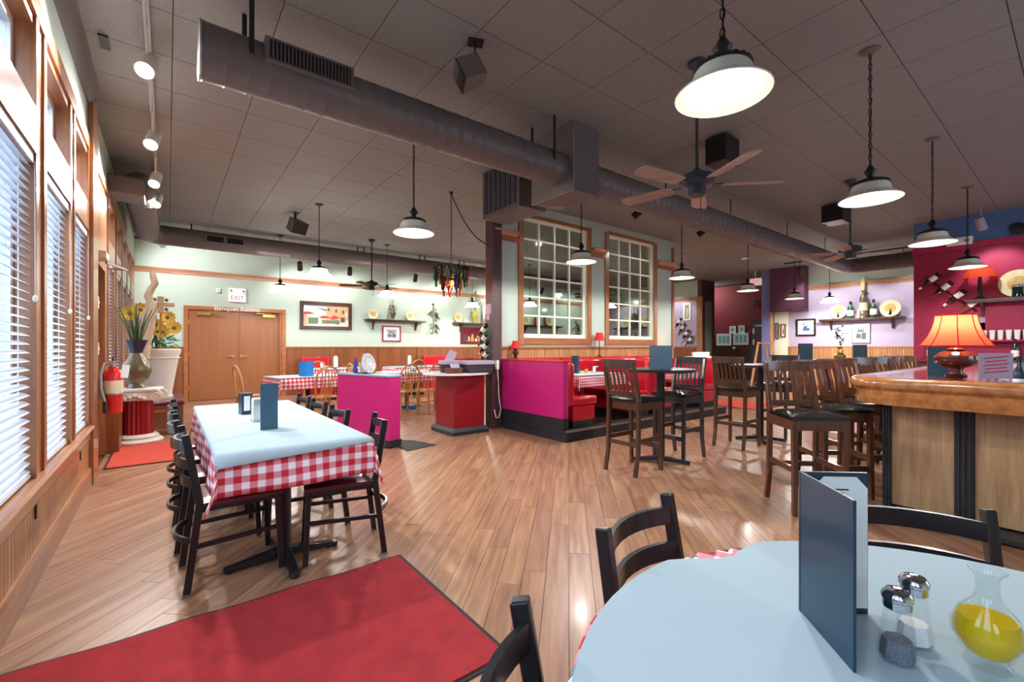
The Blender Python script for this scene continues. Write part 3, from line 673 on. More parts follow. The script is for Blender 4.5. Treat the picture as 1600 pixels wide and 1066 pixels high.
# ================================================================== CEILING FANS
def fan(label, loc, rz, blade, motor, rod, down=1.02):
    t = thing('ceiling_fan', label, 'fan', loc, rz, 'five-blade ceiling fans')
    MB().lathe([(.001, 0), (.075, 0), (.07, -.03), (.02, -.07), (.001, -.07)], 18, cap=False).build('canopy', motor, t, 40)
    MB().cyl((0, 0, -.02), (0, 0, -down + .12), .013, n=10).build('down_rod', rod, t)
    z = -down
    MB().lathe([(.001, z + .13), (.03, z + .12), (.035, z + .09), (.1, z + .08), (.135, z + .06), (.14, z + .0), (.12, z - .015), (.09, z - .02), (.07, z - .03), (.07, z - .09), (.06, z - .1), (.001, z - .1)], 24, cap=False).build('motor', motor, t, 40)
    MB().cyl((.03, 0, z - .1), (.03, 0, z - .2), .003, n=5).sph((.03, 0, z - .21), .01, 8).build('pull_chain', M['iron'], t)
    for i in range(5):
        R = Matrix.Rotation(i * 2 * PI / 5, 4, 'Z')
        b = MB(); out = [(.2, -.055), (.26, -.062), (.62, -.07), (.66, -.06), (.68, -.03), (.68, .03), (.66, .06), (.62, .07), (.26, .062), (.2, .055)]
        b.prism(out, -.003, .003); b.xf(R @ Matrix.Translation((0, 0, z - .01)) @ Matrix.Rotation(math.radians(12), 4, 'X'))
        bo = b.build('blade', blade, t)
        MB().bar((.11, 0, -.005), (.22, 0, 0), .05, .008, w1=.03).xf(R @ Matrix.Translation((0, 0, z - .005))).build('blade_iron', motor, bo)
    return t
fan('blue-grey ceiling fan with pale blades in front of the partition', (3.5, 2.0, CEIL), math.radians(-44), M['fanblade'], M['fanm'], M['fanm'])
fan('ceiling fan with pale blades hanging above the far bar stools', (7.72, 2.08, CEIL), math.radians(-30), M['fanblade'], M['fanm'], M['fanm'])
fan('dark ceiling fan in front of the green wall in the back room', (3.58, 9.72, CEIL), math.radians(10), M['fandark'], M['blackm'], M['blackm'])
fan('dark ceiling fan seen through the right partition window', (8.9, 7.9, CEIL), math.radians(24), M['fandark'], M['blackm'], M['blackm'])

# ================================================================== TRACK LIGHTS
def aim(o, target):
    d = Vector(target) - o.location
    o.rotation_euler = d.to_track_quat('-Z', 'Y').to_euler()
def spot(label, loc, target, mat, group, power, lit=True, ang=75):
    t = thing('spot_lamp', label, 'lamp', loc, 0, group)
    aim(t, target)
    MB().lathe([(.001, .12), (.05, .118), (.058, .1), (.062, -.1), (.056, -.1), (.054, -.06), (.001, -.06)], 18, cap=False).build('can', mat, t, 40)
    MB().cyl((0, 0, -.075), (0, 0, -.07), .052, n=16).build('lens', M['lens'] if lit else M['grout'], t)
    R = t.rotation_euler.to_matrix().inverted()
    m = MB().cyl((0, 0, 0), (0, 0, CEIL - .032 - loc[2]), .008, n=6); m.xf(R.to_4x4()); m.build('yoke_stem', mat, t)
    if lit and power: light('SPOT', 'lamp_light', t, (0, 0, -.11), power, (1, .98, .96), .05, None, math.radians(ang), .6)
    return t
tr = thing('light_track', 'thin pale track along the ceiling beside the windows', 'track', (-.12, 3.0, CEIL - .03), 0, 'ceiling light tracks')
MB().b2((-.018, 0, 0), (.018, 9.2, .03)).build('track_bar', M['grey'], tr)
for k, (y, tx, ty) in enumerate(((4.25, -.42, 2.9), (5.75, -.42, 4.4), (7.1, -.42, 5.8), (8.1, -.42, 6.8), (11.3, 1.1, 12.8))):
    spot(['white track spot lamp nearest the camera by the windows', 'second glaring track spot lamp by the windows', 'third track spot lamp beside the duct elbow', 'white track spot lamp hanging before the back duct', 'farthest track spot lamp above the driftwood'][k],
         (-.12, y, CEIL - .3), (tx, ty, 1.7 if k < 4 else 2.3), M['white'], 'spot lamps along the windows', SPOT_W * (2.7 if k < 4 else 2.2), True, 140)
tr = thing('light_track', 'black track running over the partition windows', 'track', (4.55, 4.55, CEIL - .03), 0, 'ceiling light tracks')
MB().b2((0, -.015, 0), (4.0, .015, .03)).build('track_bar', M['blackm'], tr)
for k, (x, tx) in enumerate(((6.15, 5.5), (8.15, 7.6))):
    spot(['black track spot lamp aimed at the left partition window', 'black track spot lamp aimed at the right partition window'][k], (x, 4.55, CEIL - .17), (tx, YP, 2.5), M['black'], 'spot lamps over the partition', SPOT_W * .35)
tr = thing('light_track', 'dark track before the green wall above the rail', 'track', (1.2, 11.75, CEIL - .03), 0, 'ceiling light tracks')
MB().b2((0, -.015, 0), (11.9, .015, .03)).build('track_bar', M['blackm'], tr)
for k, x in enumerate((2.55, 3.75, 5.6, 6.75, 8.6, 10.4, 12.6)):  # last two spots are added to brighten the wall behind the partition
    spot(['dark spot lamp left of the white dome pendant before the green wall', 'dark spot lamp right of the white dome pendant before the green wall', 'dark spot lamp between fan and bottle chandelier', 'dark spot lamp just left of the bottle chandelier', 'dark spot lamp above the flowers on the right shelf', 'added dark spot lamp aimed at the garland behind the left partition window', 'added dark spot lamp in the far right corner behind the partition'][k],
         (x, 11.75, CEIL - .42), (x + .3, RY1, 2.2), M['blackm'], 'spot lamps of the back wall', SPOT_W * 1.0, True, 130)
tr = thing('light_track', 'dark track before the lilac wall', 'track', (XR - 1.1, 2.3, CEIL - .03), 0, 'ceiling light tracks')
MB().b2((-.015, 0, 0), (.015, 3.0, .03)).build('track_bar', M['blackm'], tr)
for k, y in enumerate((4.9, 3.9, 2.7)):
    spot(['dark spot lamp left of the duct before the lilac wall', 'dark spot lamp above the lilac wall bottles', 'dark spot lamp at the right end of the lilac wall'][k], (XR - 1.1, y, CEIL - .3), (XR, y, 1.9), M['blackm'], 'spot lamps of the lilac wall', SPOT_W * .95, True, 95)
spot('dark spot lamp before the far lilac wall section', (XR - 1.0, 9.4, CEIL - .3), (XR, 9.3, 2.0), M['blackm'], 'spot lamps of the lilac wall', SPOT_W * .95, True, 95)
spot('added dark spot lamp above the urn behind the right partition window', (XR - 1.0, 11.3, CEIL - .3), (XR, 11.3, 2.0), M['blackm'], 'spot lamps of the lilac wall', SPOT_W, True, 110)  # added spot, brightens the dark corner seen through the right window
t = thing('alcove_fill_light', 'added fill light as a white dome on the alcove ceiling', 'lamp', (16.6, 9.5, CEIL))  # added lamp hidden behind the pier, brightens the maroon alcove
MB().lathe([(.001, -.09), (.1, -.08), (.16, -.03), (.17, 0), (.001, 0)], 20, cap=False).build('dome', M['shade_in'], t, 40)
light('POINT', 'lamp_light', t, (0, 0, -.16), 60, size=.1)
spot('tan spot lamp in front of the blue band over the bar', (XB - .7, 1.1, CEIL - .32), (XB, .9, 2.2), M['liner'], 'spot lamps over the bar', SPOT_W * .9, True, 80)

# ================================================================== SMALL CEILING THINGS
def speaker(label, loc, rz, s=1.):
    t = thing('ceiling_speaker', label, 'speaker', loc, rz, 'hanging speakers')
    m = MB().prism([(-.12, -.1), (.12, -.1), (.08, .1), (-.08, .1)], -.09, .09); m.xf(Matrix.Translation((0, 0, -.24)) @ Matrix.Rotation(.5, 4, 'X') @ Matrix.Scale(s, 4)); m.build('cabinet', M['duct'], t, None, .006)
    m = MB().b2((-.115, -.108, -.085), (.115, -.1, .085)); m.xf(Matrix.Translation((0, 0, -.24)) @ Matrix.Rotation(.5, 4, 'X') @ Matrix.Scale(s, 4)); m.build('front_grille', M['iron'], t)
    MB().bar((0, .02, -.2), (0, .04, 0), .04, .012).b2((-.05, -.02, -.008), (.05, .1, 0)).build('bracket', M['iron'], t)
    return t
p = atZ(735, 65, CEIL); speaker('brown wedge speaker hanging over the middle of the long duct', (p[0], p[1], CEIL), math.radians(-115), .95)
p = atZ(463, 332, CEIL); speaker('small wedge speaker hanging in the back room', (p[0], p[1], CEIL), math.radians(20), 1.2)
t = thing('ceiling_box', 'dark square box on the ceiling behind the near fan', 'speaker', (5.0, 2.55, CEIL))
MB().b2((-.16, -.12, -.32), (.16, .12, -.02)).build('cabinet', M['iron'], t, None, .01); MB().b2((-.02, -.02, -.03), (.02, .02, 0)).build('bracket', M['iron'], t)
t = thing('ceiling_box', 'dark square box on the ceiling beside the far fan', 'speaker', (8.9, 2.6, CEIL))
MB().b2((-.2, -.15, -.3), (.2, .15, -.02)).build('cabinet', M['iron'], t, None, .01); MB().b2((-.02, -.02, -.03), (.02, .02, 0)).build('bracket', M['iron'], t)
p = atZ(163, 65, CEIL); o = tag(MB().b2((-.03, -.1, -.012), (.03, .1, 0)).build('ceiling_vent', M['iron']), 'small dark slot vent in the ceiling near the windows', 'vent'); o.location = (p[0], p[1], CEIL)
p = atZ(1164, 404, CEIL); o = tag(MB().lathe([(.001, -.02), (.08, -.015), (.1, 0), (.001, 0)], 16, cap=False).build('smoke_detector', M['white'], None, 40), 'white round smoke detector on the ceiling before the alcove', 'detector'); o.location = (p[0], p[1], CEIL)

# ================================================================== FURNITURE PROTOTYPES
def arc_bar(m, y0, bulge, z, h, half, th=.014, n=8):
    """curved slat between two posts, bulging backwards (-y)"""
    pts = [(-half + 2 * half * i / n, y0 - bulge * (1 - (2 * i / n - 1) ** 2)) for i in range(n + 1)]
    vs = []
    for x, y in pts: vs += [(x, y - th / 2, z - h / 2), (x, y + th / 2, z - h / 2), (x, y + th / 2, z + h / 2), (x, y - th / 2, z + h / 2)]
    fs = [(i * 4 + j, i * 4 + (j + 1) % 4, i * 4 + 4 + (j + 1) % 4, i * 4 + 4 + j) for i in range(n) for j in range(4)] + [(0, 3, 2, 1), (n * 4, n * 4 + 1, n * 4 + 2, n * 4 + 3)]
    return m.add(vs, fs)
def cushion(w, d, z, h, w2=None, dome=.012, n=8):
    """seat pad: front width w, back width w2, slightly domed"""
    w2 = w2 or w; vs = []; q = n + 1
    for j in range(q):
        for i in range(q):
            a = 2 * i / n - 1; b = 2 * j / n - 1
            k = 1 - max(abs(a), abs(b)) ** 6 * .04
            ww = w2 + (w - w2) * (b + 1) / 2
            vs.append((a * ww / 2 * k, b * d / 2 * k, z + h + dome * (1 - a * a) * (1 - b * b) - (.010 if max(abs(a), abs(b)) > .99 else 0)))
    o = len(vs); vs += [(x, y, z) for x, y, _ in vs]
    fs = [(j * q + i, j * q + i + 1, (j + 1) * q + i + 1, (j + 1) * q + i) for j in range(n) for i in range(n)]
    fs += [(o + j * q + i, o + (j + 1) * q + i, o + (j + 1) * q + i + 1, o + j * q + i + 1) for j in range(n) for i in range(n)]
    ring = [i for i in range(q)] + [j * q + n for j in range(1, q)] + [n * q + i for i in range(n - 1, -1, -1)] + [j * q for j in range(n - 1, 0, -1)]
    fs += [(ring[k], o + ring[k], o + ring[(k + 1) % len(ring)], ring[(k + 1) % len(ring)]) for k in range(len(ring))]
    return MB().add(vs, fs)
def ladder_chair(label, loc, rz, group):
    t = thing('dining_chair', label, 'chair', loc, rz, group)
    cushion(.41, .41, .435, .03, .38).build('seat', M['vinyl_m'], t, 40)
    MB().b2((-.185, -.19, .41), (.185, -.165, .434)).b2((-.185, .165, .41), (.185, .19, .434)).b2((-.185, -.165, .41), (-.16, .165, .434)).b2((.16, -.165, .41), (.185, .165, .434)).build('seat_frame', M['black'], t)
    for s in (-1, 1):
        m = MB().bar((s * .19, -.25, .006), (s * .187, -.195, .46), .026, .034, (0, 1, 0)).bar((s * .187, -.195, .458), (s * .18, -.255, .82), .026, .036, (0, 1, 0))
        lg = m.build('back_leg', M['black'], t, None, .004)
        MB().b2((s * .19 - .015, -.268, 0), (s * .19 + .015, -.232, .012)).build('foot_cap', M['steel'], lg)
        lg = MB().bar((s * .18, .19, .006), (s * .172, .172, .42), .026, .03, (0, 1, 0)).build('front_leg', M['black'], t, None, .004)
        MB().b2((s * .18 - .015, .174, 0), (s * .18 + .015, .206, .012)).build('foot_cap', M['steel'], lg)
        MB().bar((s * .188, -.222, .24), (s * .176, .18, .25), .018, .022).build('side_stretcher', M['black'], t)
    for z, y in ((.535, -.205), (.635, -.222), (.735, -.238)):
        arc_bar(MB(), y - .004, .05, z + .025, .052, .17).build('back_slat', M['black'], t, 40)
    arc_bar(MB(), -.225, .07, .27, .03, .18).build('rear_stretcher', M['black'], t, 40)
    return t
def bar_stool(label, loc, rz, group, wd):
    t = thing('bar_stool', label, 'bar stool', loc, rz, group)
    cushion(.44, .40, .715, .04, .38, .02).build('seat', M['vinyl_k'], t, 40)
    MB().b2((-.2, -.18, .64), (.2, .19, .714)).build('seat_apron', wd, t)
    for s in (-1, 1):
        m = MB().bar((s * .185, -.245, 0), (s * .185, -.20, .22), .036, .034, (0, 1, 0)).bar((s * .185, -.20, .218), (s * .185, -.19, .75), .036, .04, (0, 1, 0)).bar((s * .185, -.19, .748), (s * .18, -.27, 1.13), .036, .04, (0, 1, 0), .032, .032)
        m.build('back_leg', wd, t, None, .004)
        MB().bar((s * .185, .185, 0), (s * .18, .17, .64), .032, .034, (0, 1, 0), .038, .04).build('front_leg', wd, t, None, .004)
        MB().bar((s * .185, -.19, .34), (s * .183, .17, .34), .02, .045).build('side_stretcher', wd, t)
    ft = MB().bar((-.183, .178, .25), (.183, .178, .25), .022, .05).build('foot_rail', wd, t)
    MB().b2((-.16, .166, .275), (.16, .19, .279)).build('foot_plate', M['steel'], ft)
    MB().bar((-.183, -.2, .3), (.183, -.2, .3), .02, .04).build('rear_stretcher', wd, t)
    arc_bar(MB(), -.262, .03, 1.105, .085, .2, .022).build('crest_rail', wd, t, 40)
    arc_bar(MB(), -.205, .012, .80, .05, .18, .02).build('lower_rail', wd, t, 40)
    for i in range(6):
        x = -.135 + i * .054
        MB().bar((x, -.215, .815), (x * .98, -.235, .95), .024, .011, (0, 1, 0)).bar((x * .98, -.235, .948), (x * .98, -.285, 1.08), .024, .011, (0, 1, 0)).build('back_slat', wd, t)
    return t
def oak_chair(label, loc, rz, group):
    t = thing('oak_chair', label, 'chair', loc, rz, group)
    cushion(.43, .42, .425, .03, .38, -.008).build('seat', M['oak'], t, 40)
    for s in (-1, 1):
        MB().tube([(s * .18, -.23, 0), (s * .17, -.18, .43)], .017, 8).build('back_leg', M['oak'], t, 40)
        MB().tube([(s * .19, .19, 0), (s * .17, .16, .43)], .018, 8).build('front_leg', M['oak'], t, 40)
        MB().tube([(s * .177, -.21, .2), (s * .183, .177, .2)], .01, 6).build('side_stretcher', M['oak'], t)
    bow = [(-.19, -.19, .44), (-.2, -.22, .68), (-.18, -.245, .82), (-.1, -.262, .92), (0, -.268, .95), (.1, -.262, .92), (.18, -.245, .82), (.2, -.22, .68), (.19, -.19, .44)]
    MB().tube(bow, .017, 8).build('back_bow', M['oak'], t, 60)
    for i in range(5):
        x = -.11 + .055 * i
        MB().bar((x * .5, -.195, .45), (x, -.262, .90 - abs(x) * .3), .014, .012).build('back_spindle', M['oak'], t)
    MB().tube([(-.183, .1, .2), (.183, .1, .2)], .01, 6).build('cross_stretcher', M['oak'], t)
    return t
def cloth(a, b, drop, z, wave=.012, cx=0, cy=0, res=.03, spread=.4):
    """draped cloth on a 2a x 2b top; UVs run in metres along the fabric"""
    m = MB(); m.uv = []
    S_ = [-(a + drop) + i * 2 * (a + drop) / max(1, round(2 * (a + drop) / res)) for i in range(round(2 * (a + drop) / res) + 1)]
    T_ = [-(b + drop) + i * 2 * (b + drop) / max(1, round(2 * (b + drop) / res)) for i in range(round(2 * (b + drop) / res) + 1)]
    vs = []
    for t in T_:
        for s in S_:
            ex = max(0, abs(s) - a); ey = max(0, abs(t) - b); dd = math.hypot(ex, ey); k = min(ex, ey) * spread
            sx = 1 if s > 0 else -1; sy = 1 if t > 0 else -1
            x = sx * (min(abs(s), a)); y = sy * (min(abs(t), b)); zz = z
            if dd > 0:
                w = wave * math.sin((s * 11 + t * 13)) * min(1, dd / .1)
                fl = .008 + .06 * dd
                x += sx * ((fl if ex > 0 else 0) + (k if ey > 0 else 0) + (w if ex > ey else 0)) if ex > 0 else 0
                y += sy * ((fl if ey > 0 else 0) + (k if ex > 0 else 0) + (w if ey > ex else 0)) if ey > 0 else 0
                zz = z - max(0, dd * .97 - k * .3)
            vs.append((cx + x, cy + y, zz)); m.uv.append((s, t))
    q = len(S_)
    m.add(vs, [(j * q + i, j * q + i + 1, (j + 1) * q + i + 1, (j + 1) * q + i) for j in range(len(T_) - 1) for i in range(q - 1)])
    return m
def solid(o, th=.0025):
    s = o.modifiers.new('thickness', 'SOLIDIFY'); s.thickness = th; s.offset = 1; return o
def x_base_table(label, loc, rz, a, b, z, ys, group=None, top=None):
    t = thing('dining_table', label, 'table', loc, rz, group)
    MB().b2((-a, -b, z - .03), (a, b, z)).build('table_top', top or M['walnut'], t, None, .004)
    for y in ys:
        MB().cyl((0, y, .04), (0, y, z - .03), .038, n=16).build('column', M['black'], t, 40)
        m = MB()
        for ang in (0, 1, 2, 3):
            d = Vector((math.cos(ang * PI / 2), math.sin(ang * PI / 2), 0)) * (.28 if a < .5 else .33)
            m.bar((0, y, .05), (d.x * 1.0, y + d.y, .02), .06, .05, (0, 0, 1), .045, .025)
            m.cyl((d.x, y + d.y, 0), (d.x, y + d.y, .03), .03, n=10)
        m.build('cross_foot', M['black'], t, None, .003)
    return t
def menu_stand(label, loc, rz, h, w, mat, group, open_=.9, sheet=False):
    """folded menu standing on edge: two covers hinged at the spine"""
    t = thing('menu', label, 'menu', loc, rz, group)
    for s in (-1, 1):
        c = MB().b2((0, -.002, 0), (w, .002, h)); c.xf(Matrix.Rotation(s * open_ / 2, 4, 'Z')); c.build('cover', mat, t)
        if sheet:
            c = MB().prism([(.02, .004), (w - .006, .004)] and [(.02, .01), (w - .008, .01), (w - .008, h - .05), (w - .06, h - .012), (.05, h - .012), (.02, h - .04)], 0, .0012)
            c.xf(Matrix.Rotation(s * open_ / 2, 4, 'Z') @ Matrix.Translation((0, -s * .0025, 0)) @ Matrix.Rotation(PI / 2, 4, 'X')); c.build('page', M['paper'], t)
    MB().b2((-.005, -.004, 0), (.001, .004, h)).build('spine', mat, t)
    return t
def card_box(label, loc, rz, h, w, m1, m2, group=None):
    """menus set up as an open box of covers"""
    t = thing('menu', label, 'menu', loc, rz, group)
    MB().b2((-w / 2, -w / 2, 0), (w / 2, -w / 2 + .005, h)).build('cover', m1, t); MB().b2((w / 2 - .005, -w / 2 + .005, 0), (w / 2, w / 2, h)).build('cover', m2, t)
    MB().b2((-w / 2, w / 2 - .005, 0), (w / 2 - .005, w / 2, h)).build('cover', m2, t); MB().b2((-w / 2, -w / 2 + .005, 0), (-w / 2 + .005, w / 2 - .005, h)).build('cover', m1, t)
    return t
def bottle(name, label, loc, mat, group=None, h=.3, r=.037, lab=True, cat='bottle', rot=None, lm=None):
    t = thing(name, label, cat, loc, 0, group)
    if rot: t.rotation_euler = rot
    MB().lathe([(.001, 0), (r * .9, 0), (r, .01), (r, h * .58), (r * .85, h * .66), (r * .38, h * .78), (r * .36, h * .96), (r * .42, h * .965), (r * .42, h), (.001, h)], 16, cap=False).build('glass_body', mat, t, 40)
    MB().lathe([(r * .44, h * .86), (r * .44, h * 1.004), (.001, h * 1.006)], 12, cap=False).build('capsule', M['blackm'], t, 40)
    if lab: MB().lathe([(r + .001, h * .16), (r + .0015, h * .17), (r + .0015, h * .46), (r + .001, h * .47)], 16, cap=False).build('label', lm or M['lab'], t, 40)
    return t

# ================================================================== NEAR DINING TABLE ROW
TZ = .745
x_base_table('long dining table in the aisle under checked cloth and paper', (.555, 3.635, 0), 0, .36, 1.115, TZ, (-.68, .68))
o = tag(cloth(.364, 1.119, .20, TZ + .002, .012, 0, 0, .03, .12).build('tablecloth', M['check'], None, 50), 'red and white gingham cloth hanging from the long dining table', 'tablecloth'); o.location = (.555, 3.635, 0); solid(o)
pp = MB(); vs = []
AA = [-.386, -.367, -.3, -.2, -.1, 0, .1, .2, .3, .367, .386]; BB = [-1.19, -1.123, -1.05, -.8, -.5, -.2, .1, .4, .7, .95, 1.112]; q = len(AA)
for j, b in enumerate(BB):
    for i, a in enumerate(AA):
        e = (.067 * (1 - .75 * i / (q - 1))) if j == 0 else 0          # the near edge is cut askew, its left corner droops most
        ex = max(0, abs(a) - .367)
        y = b if j else -1.123 - .012 - e * .35
        vs.append(((a if ex == 0 else math.copysign(.367 + .014, a)), y, TZ + .0085 - e * .9 - ex * .8))
pp.add(vs, [(j * q + i, j * q + i + 1, (j + 1) * q + i + 1, (j + 1) * q + i) for j in range(len(BB) - 1) for i in range(q - 1)])
o = solid(tag(pp.build('table_paper', M['paper'], None, 60), 'white paper sheet covering the long dining table', 'table paper'), .0012); o.location = (.555, 3.635, 0)
CG = 'black ladder-back chairs at the long table'
c0 = ladder_chair('black ladder-back chair nearest camera, left side of long table', (.32, 3.0, 0), -PI / 2 + .03, CG)
for y, lb, a in ((3.58, 'second ladder-back chair on the left side of long table', .0), (4.12, 'third ladder-back chair on the left side of long table', -.03), (4.64, 'farthest ladder-back chair on the left side of long table', .02)):
    clone(c0, (.295, y, 0), -PI / 2 + a, lb)
clone(c0, (.845, 2.88, 0), PI / 2 - .2, 'pulled-out ladder-back chair with maroon seat, nearest on right of long table')
for y, lb in ((3.42, 'second ladder-back chair on the right side of long table'), (3.98, 'third ladder-back chair on the right side of long table'), (4.5, 'farthest ladder-back chair on the right side of long table')):
    clone(c0, (.765, y, 0), PI / 2 + .02, lb)
# things on it
p = atZ(407, 672, TZ + .01)
t = thing('menu', 'pale teal tall menu standing on the long dining table', 'menu', (.5, 3.12, TZ + .01), math.radians(-4))
MB().b2((-.048, -.003, 0), (.048, 0, .285)).build('cover', M['menu2'], t); MB().b2((.045, 0, 0), (.048, .06, .285)).build('cover', M['menu'], t)
t = thing('napkin_holder', 'dark napkin holder behind the teal menu on long table', 'napkin holder', (.47, 3.95, TZ + .01), .3)
MB().prism([(-.04, -.035), (.02, -.045), (.05, -.01), (.04, .04), (-.03, .045)], 0, .16).build('holder_body', M['menu'], t); MB().b2((-.03, -.05, .03), (.012, -.046, .14)).build('napkins', M['lab'], t)
t = thing('napkin_holder', 'small chrome napkin dispenser left of the teal menu', 'napkin holder', (.49, 3.52, TZ + .01), .15)
MB().b2((-.035, -.03, 0), (.035, .03, .012)).b2((-.03, -.03, .012), (.03, -.024, .15)).b2((-.03, .024, .012), (.03, .03, .15)).build('holder_body', M['silver'], t, None, .003); MB().b2((-.028, -.022, .013), (.028, .022, .16)).build('napkins', M['lab'], t)

# ================================================================== ROUND TABLE IN FRONT
RC = (.9, -.04); RR = .66
t = thing('round_table', 'round table in the foreground under white paper', 'table', (RC[0], RC[1], 0))
MB().lathe([(.001, TZ - .03), (RR, TZ - .03), (RR, TZ), (.001, TZ)], 48, cap=False).build('table_top', M['walnut'], t, 40)
MB().cyl((0, 0, .04), (0, 0, TZ - .03), .045, n=16).build('column', M['black'], t, 40)
m = MB()
for k in range(4):
    d = Vector((math.cos(k * PI / 2 + .7), math.sin(k * PI / 2 + .7), 0)) * .36; m.bar((0, 0, .05), (d.x, d.y, .02), .06, .05, (0, 0, 1), .045, .025)
m.build('cross_foot', M['black'], t)
def round_cloth(half, z, drop_max, wavy, rot=0., rr=RR):
    """square cloth laid over a round top; UVs in metres"""
    m = MB(); m.uv = []; n = 44; vs = []
    for j in range(n + 1):
        for i in range(n + 1):
            s = -half + 2 * half * i / n; t_ = -half + 2 * half * j / n; r = math.hypot(s, t_); a = math.atan2(t_, s)
            e = max(0, r - rr); w = wavy * math.sin(a * 9) * min(1, e / .1)
            R = min(r, rr) + (.012 + .10 * e + w if e > 0 else 0); x, y = R * math.cos(a + rot), R * math.sin(a + rot)
            vs.append((x, y, z - min(e, drop_max) * .96)); m.uv.append((s, t_))
    return m.add(vs, [(j * (n + 1) + i, j * (n + 1) + i + 1, (j + 1) * (n + 1) + i + 1, (j + 1) * (n + 1) + i) for j in range(n) for i in range(n)])
o = solid(tag(round_cloth(.70, TZ + .002, .4, .012, .35, RR).build('tablecloth', M['check'], None, 50), 'red gingham cloth peeking out under the paper on the round table', 'tablecloth')); o.location = (RC[0], RC[1], 0)
# paper: irregular round sheet with a straight folded edge at the back
m = MB(); N = 72; vs = [(0, 0, TZ + .0085)]; ring1 = []; ring2 = []
for k in range(N):
    a = 2 * PI * k / N; r1 = RR + .004; e = .055 + .012 * math.sin(3 * a)
    adeg = math.degrees(a)
    if 63 < adeg < 83: r1 = RR * (.93 if 66 < adeg < 80 else .97); e = 0
    ring1.append((r1 * math.cos(a), r1 * math.sin(a), TZ + .0085)); ring2.append(((r1 + e * .35) * math.cos(a), (r1 + e * .35) * math.sin(a), TZ + .0085 - e * .9))
vs += ring1 + ring2
m.add(vs, [(0, 1 + k, 1 + (k + 1) % N) for k in range(N)] + [(1 + k, 1 + N + k, 1 + N + (k + 1) % N, 1 + (k + 1) % N) for k in range(N)])
o = solid(tag(m.build('table_paper', M['paper'], None, 30), 'large white paper covering the round foreground table', 'table paper'), .001); o.location = (RC[0], RC[1], 0)
RG = 'black ladder-back chairs around the round table'
clone(c0, (1.073, .513, 0), PI + .15, 'ladder-back chair behind the round table, left of the menu', RG)
clone(c0, (1.485, .2, 0), PI / 2 + .52, 'ladder-back chair at the round table, partly hidden by the menu', RG)
clone(c0, (.555, .315, 0), PI + .80, 'ladder-back chair at the bottom edge, left of the round table', RG)
# things on the round table
PT = TZ + .01
mA = atZ(1252, 955, PT); mB = atZ(1336, 1052, PT)
ang = math.atan2(mB[1] - mA[1], mB[0] - mA[0])
w = math.hypot(mB[0] - mA[0], mB[1] - mA[1])
MH = .272
t = thing('menu', 'large navy folded menu standing on the round table', 'menu', (mA[0], mA[1], PT), ang)
MB().b2((0, -.0025, 0), (w, .0025, MH)).build('cover', M['menu'], t, None, .001)
RB = Matrix.Rotation(math.radians(94), 4, 'Z'); wb_ = .122
MB().b2((.002, -.0025, 0), (wb_, .0025, MH)).xf(RB).build('cover', M['menu'], t)
pg = MB().prism([(.02, .012), (wb_ - .002, .012), (wb_ - .002, MH - .03), (wb_ - .022, MH - .008), (.04, MH - .008), (.02, MH - .03)], 0, .0015).xf(RB @ Matrix.Translation((0, -.003, 0)) @ Matrix.Rotation(PI / 2, 4, 'X')).build('page', M['lab'], t)
for k in range(2): MB().b2((.05, -.0052, MH - .034 - k * .007), (.085 - k * .01, -.0046, MH - .031 - k * .007)).xf(RB).build('printed_line', M['ink'], pg)
MB().b2((-.004, -.003, 0), (.002, .004, MH)).build('spine', M['menu'], t)
def shaker(label, loc, fill):
    t = thing('shaker', label, 'shaker', loc, .3, 'glass shakers on the round table')
    MB().lathe([(.001, 0), (.026, 0), (.027, .006), (.0255, .02), (.017, .088), (.001, .088)], 8, cap=False).build('glass_body', M['clear'], t)
    MB().lathe([(.001, .004), (.0235, .004), (.0225, .022), (.020, .034), (.001, .035)], 8, cap=False).build('contents', fill, t)
    MB().lathe([(.017, .084), (.0195, .086), (.0195, .098), (.0215, .1), (.0215, .106), (.016, .114), (.006, .117), (.001, .117)], 18, cap=False).build('lid', M['silver'], t, 40)
    m = MB()
    for k in range(6): m.cyl((.008 * math.cos(k), .008 * math.sin(k), .115), (.008 * math.cos(k), .008 * math.sin(k), .1172), .0013, n=5)
    m.build('holes', M['grout'], t)
p = atZ(1402, 1030, PT); shaker('glass pepper shaker with chrome lid on the round table', (p[0], p[1], PT), pm('ground_pepper', (112, 118, 130), .9, var=.5, scale=300))
p = atZ(1428, 1003, PT); shaker('glass salt shaker with chrome lid behind the pepper', (p[0], p[1], PT), M['lab'])
p = atZ(1543, 1040, PT)
t = thing('oil_bottle', 'glass cruet of yellow olive oil on the round table', 'oil bottle', (p[0], p[1], PT))
prof = [(.028, .0), (.03, .004), (.022, .012), (.03, .02), (.044, .045), (.045, .062), (.036, .085), (.019, .105), (.0145, .118), (.0145, .142), (.019, .15), (.024, .154)]
MB().lathe([(.001, .0)] + prof + [(.022, .155), (.0125, .142), (.0125, .118), (.017, .105), (.034, .085), (.043, .062), (.042, .045), (.028, .022), (.001, .018)], 26, cap=False).build('glass_body', M['clear'], t, 50)
MB().lathe([(.001, .0195), (.027, .0235), (.0405, .046), (.0415, .062), (.0355, .079), (.001, .079)], 26, cap=False).build('oil', M['oil'], t, 50)

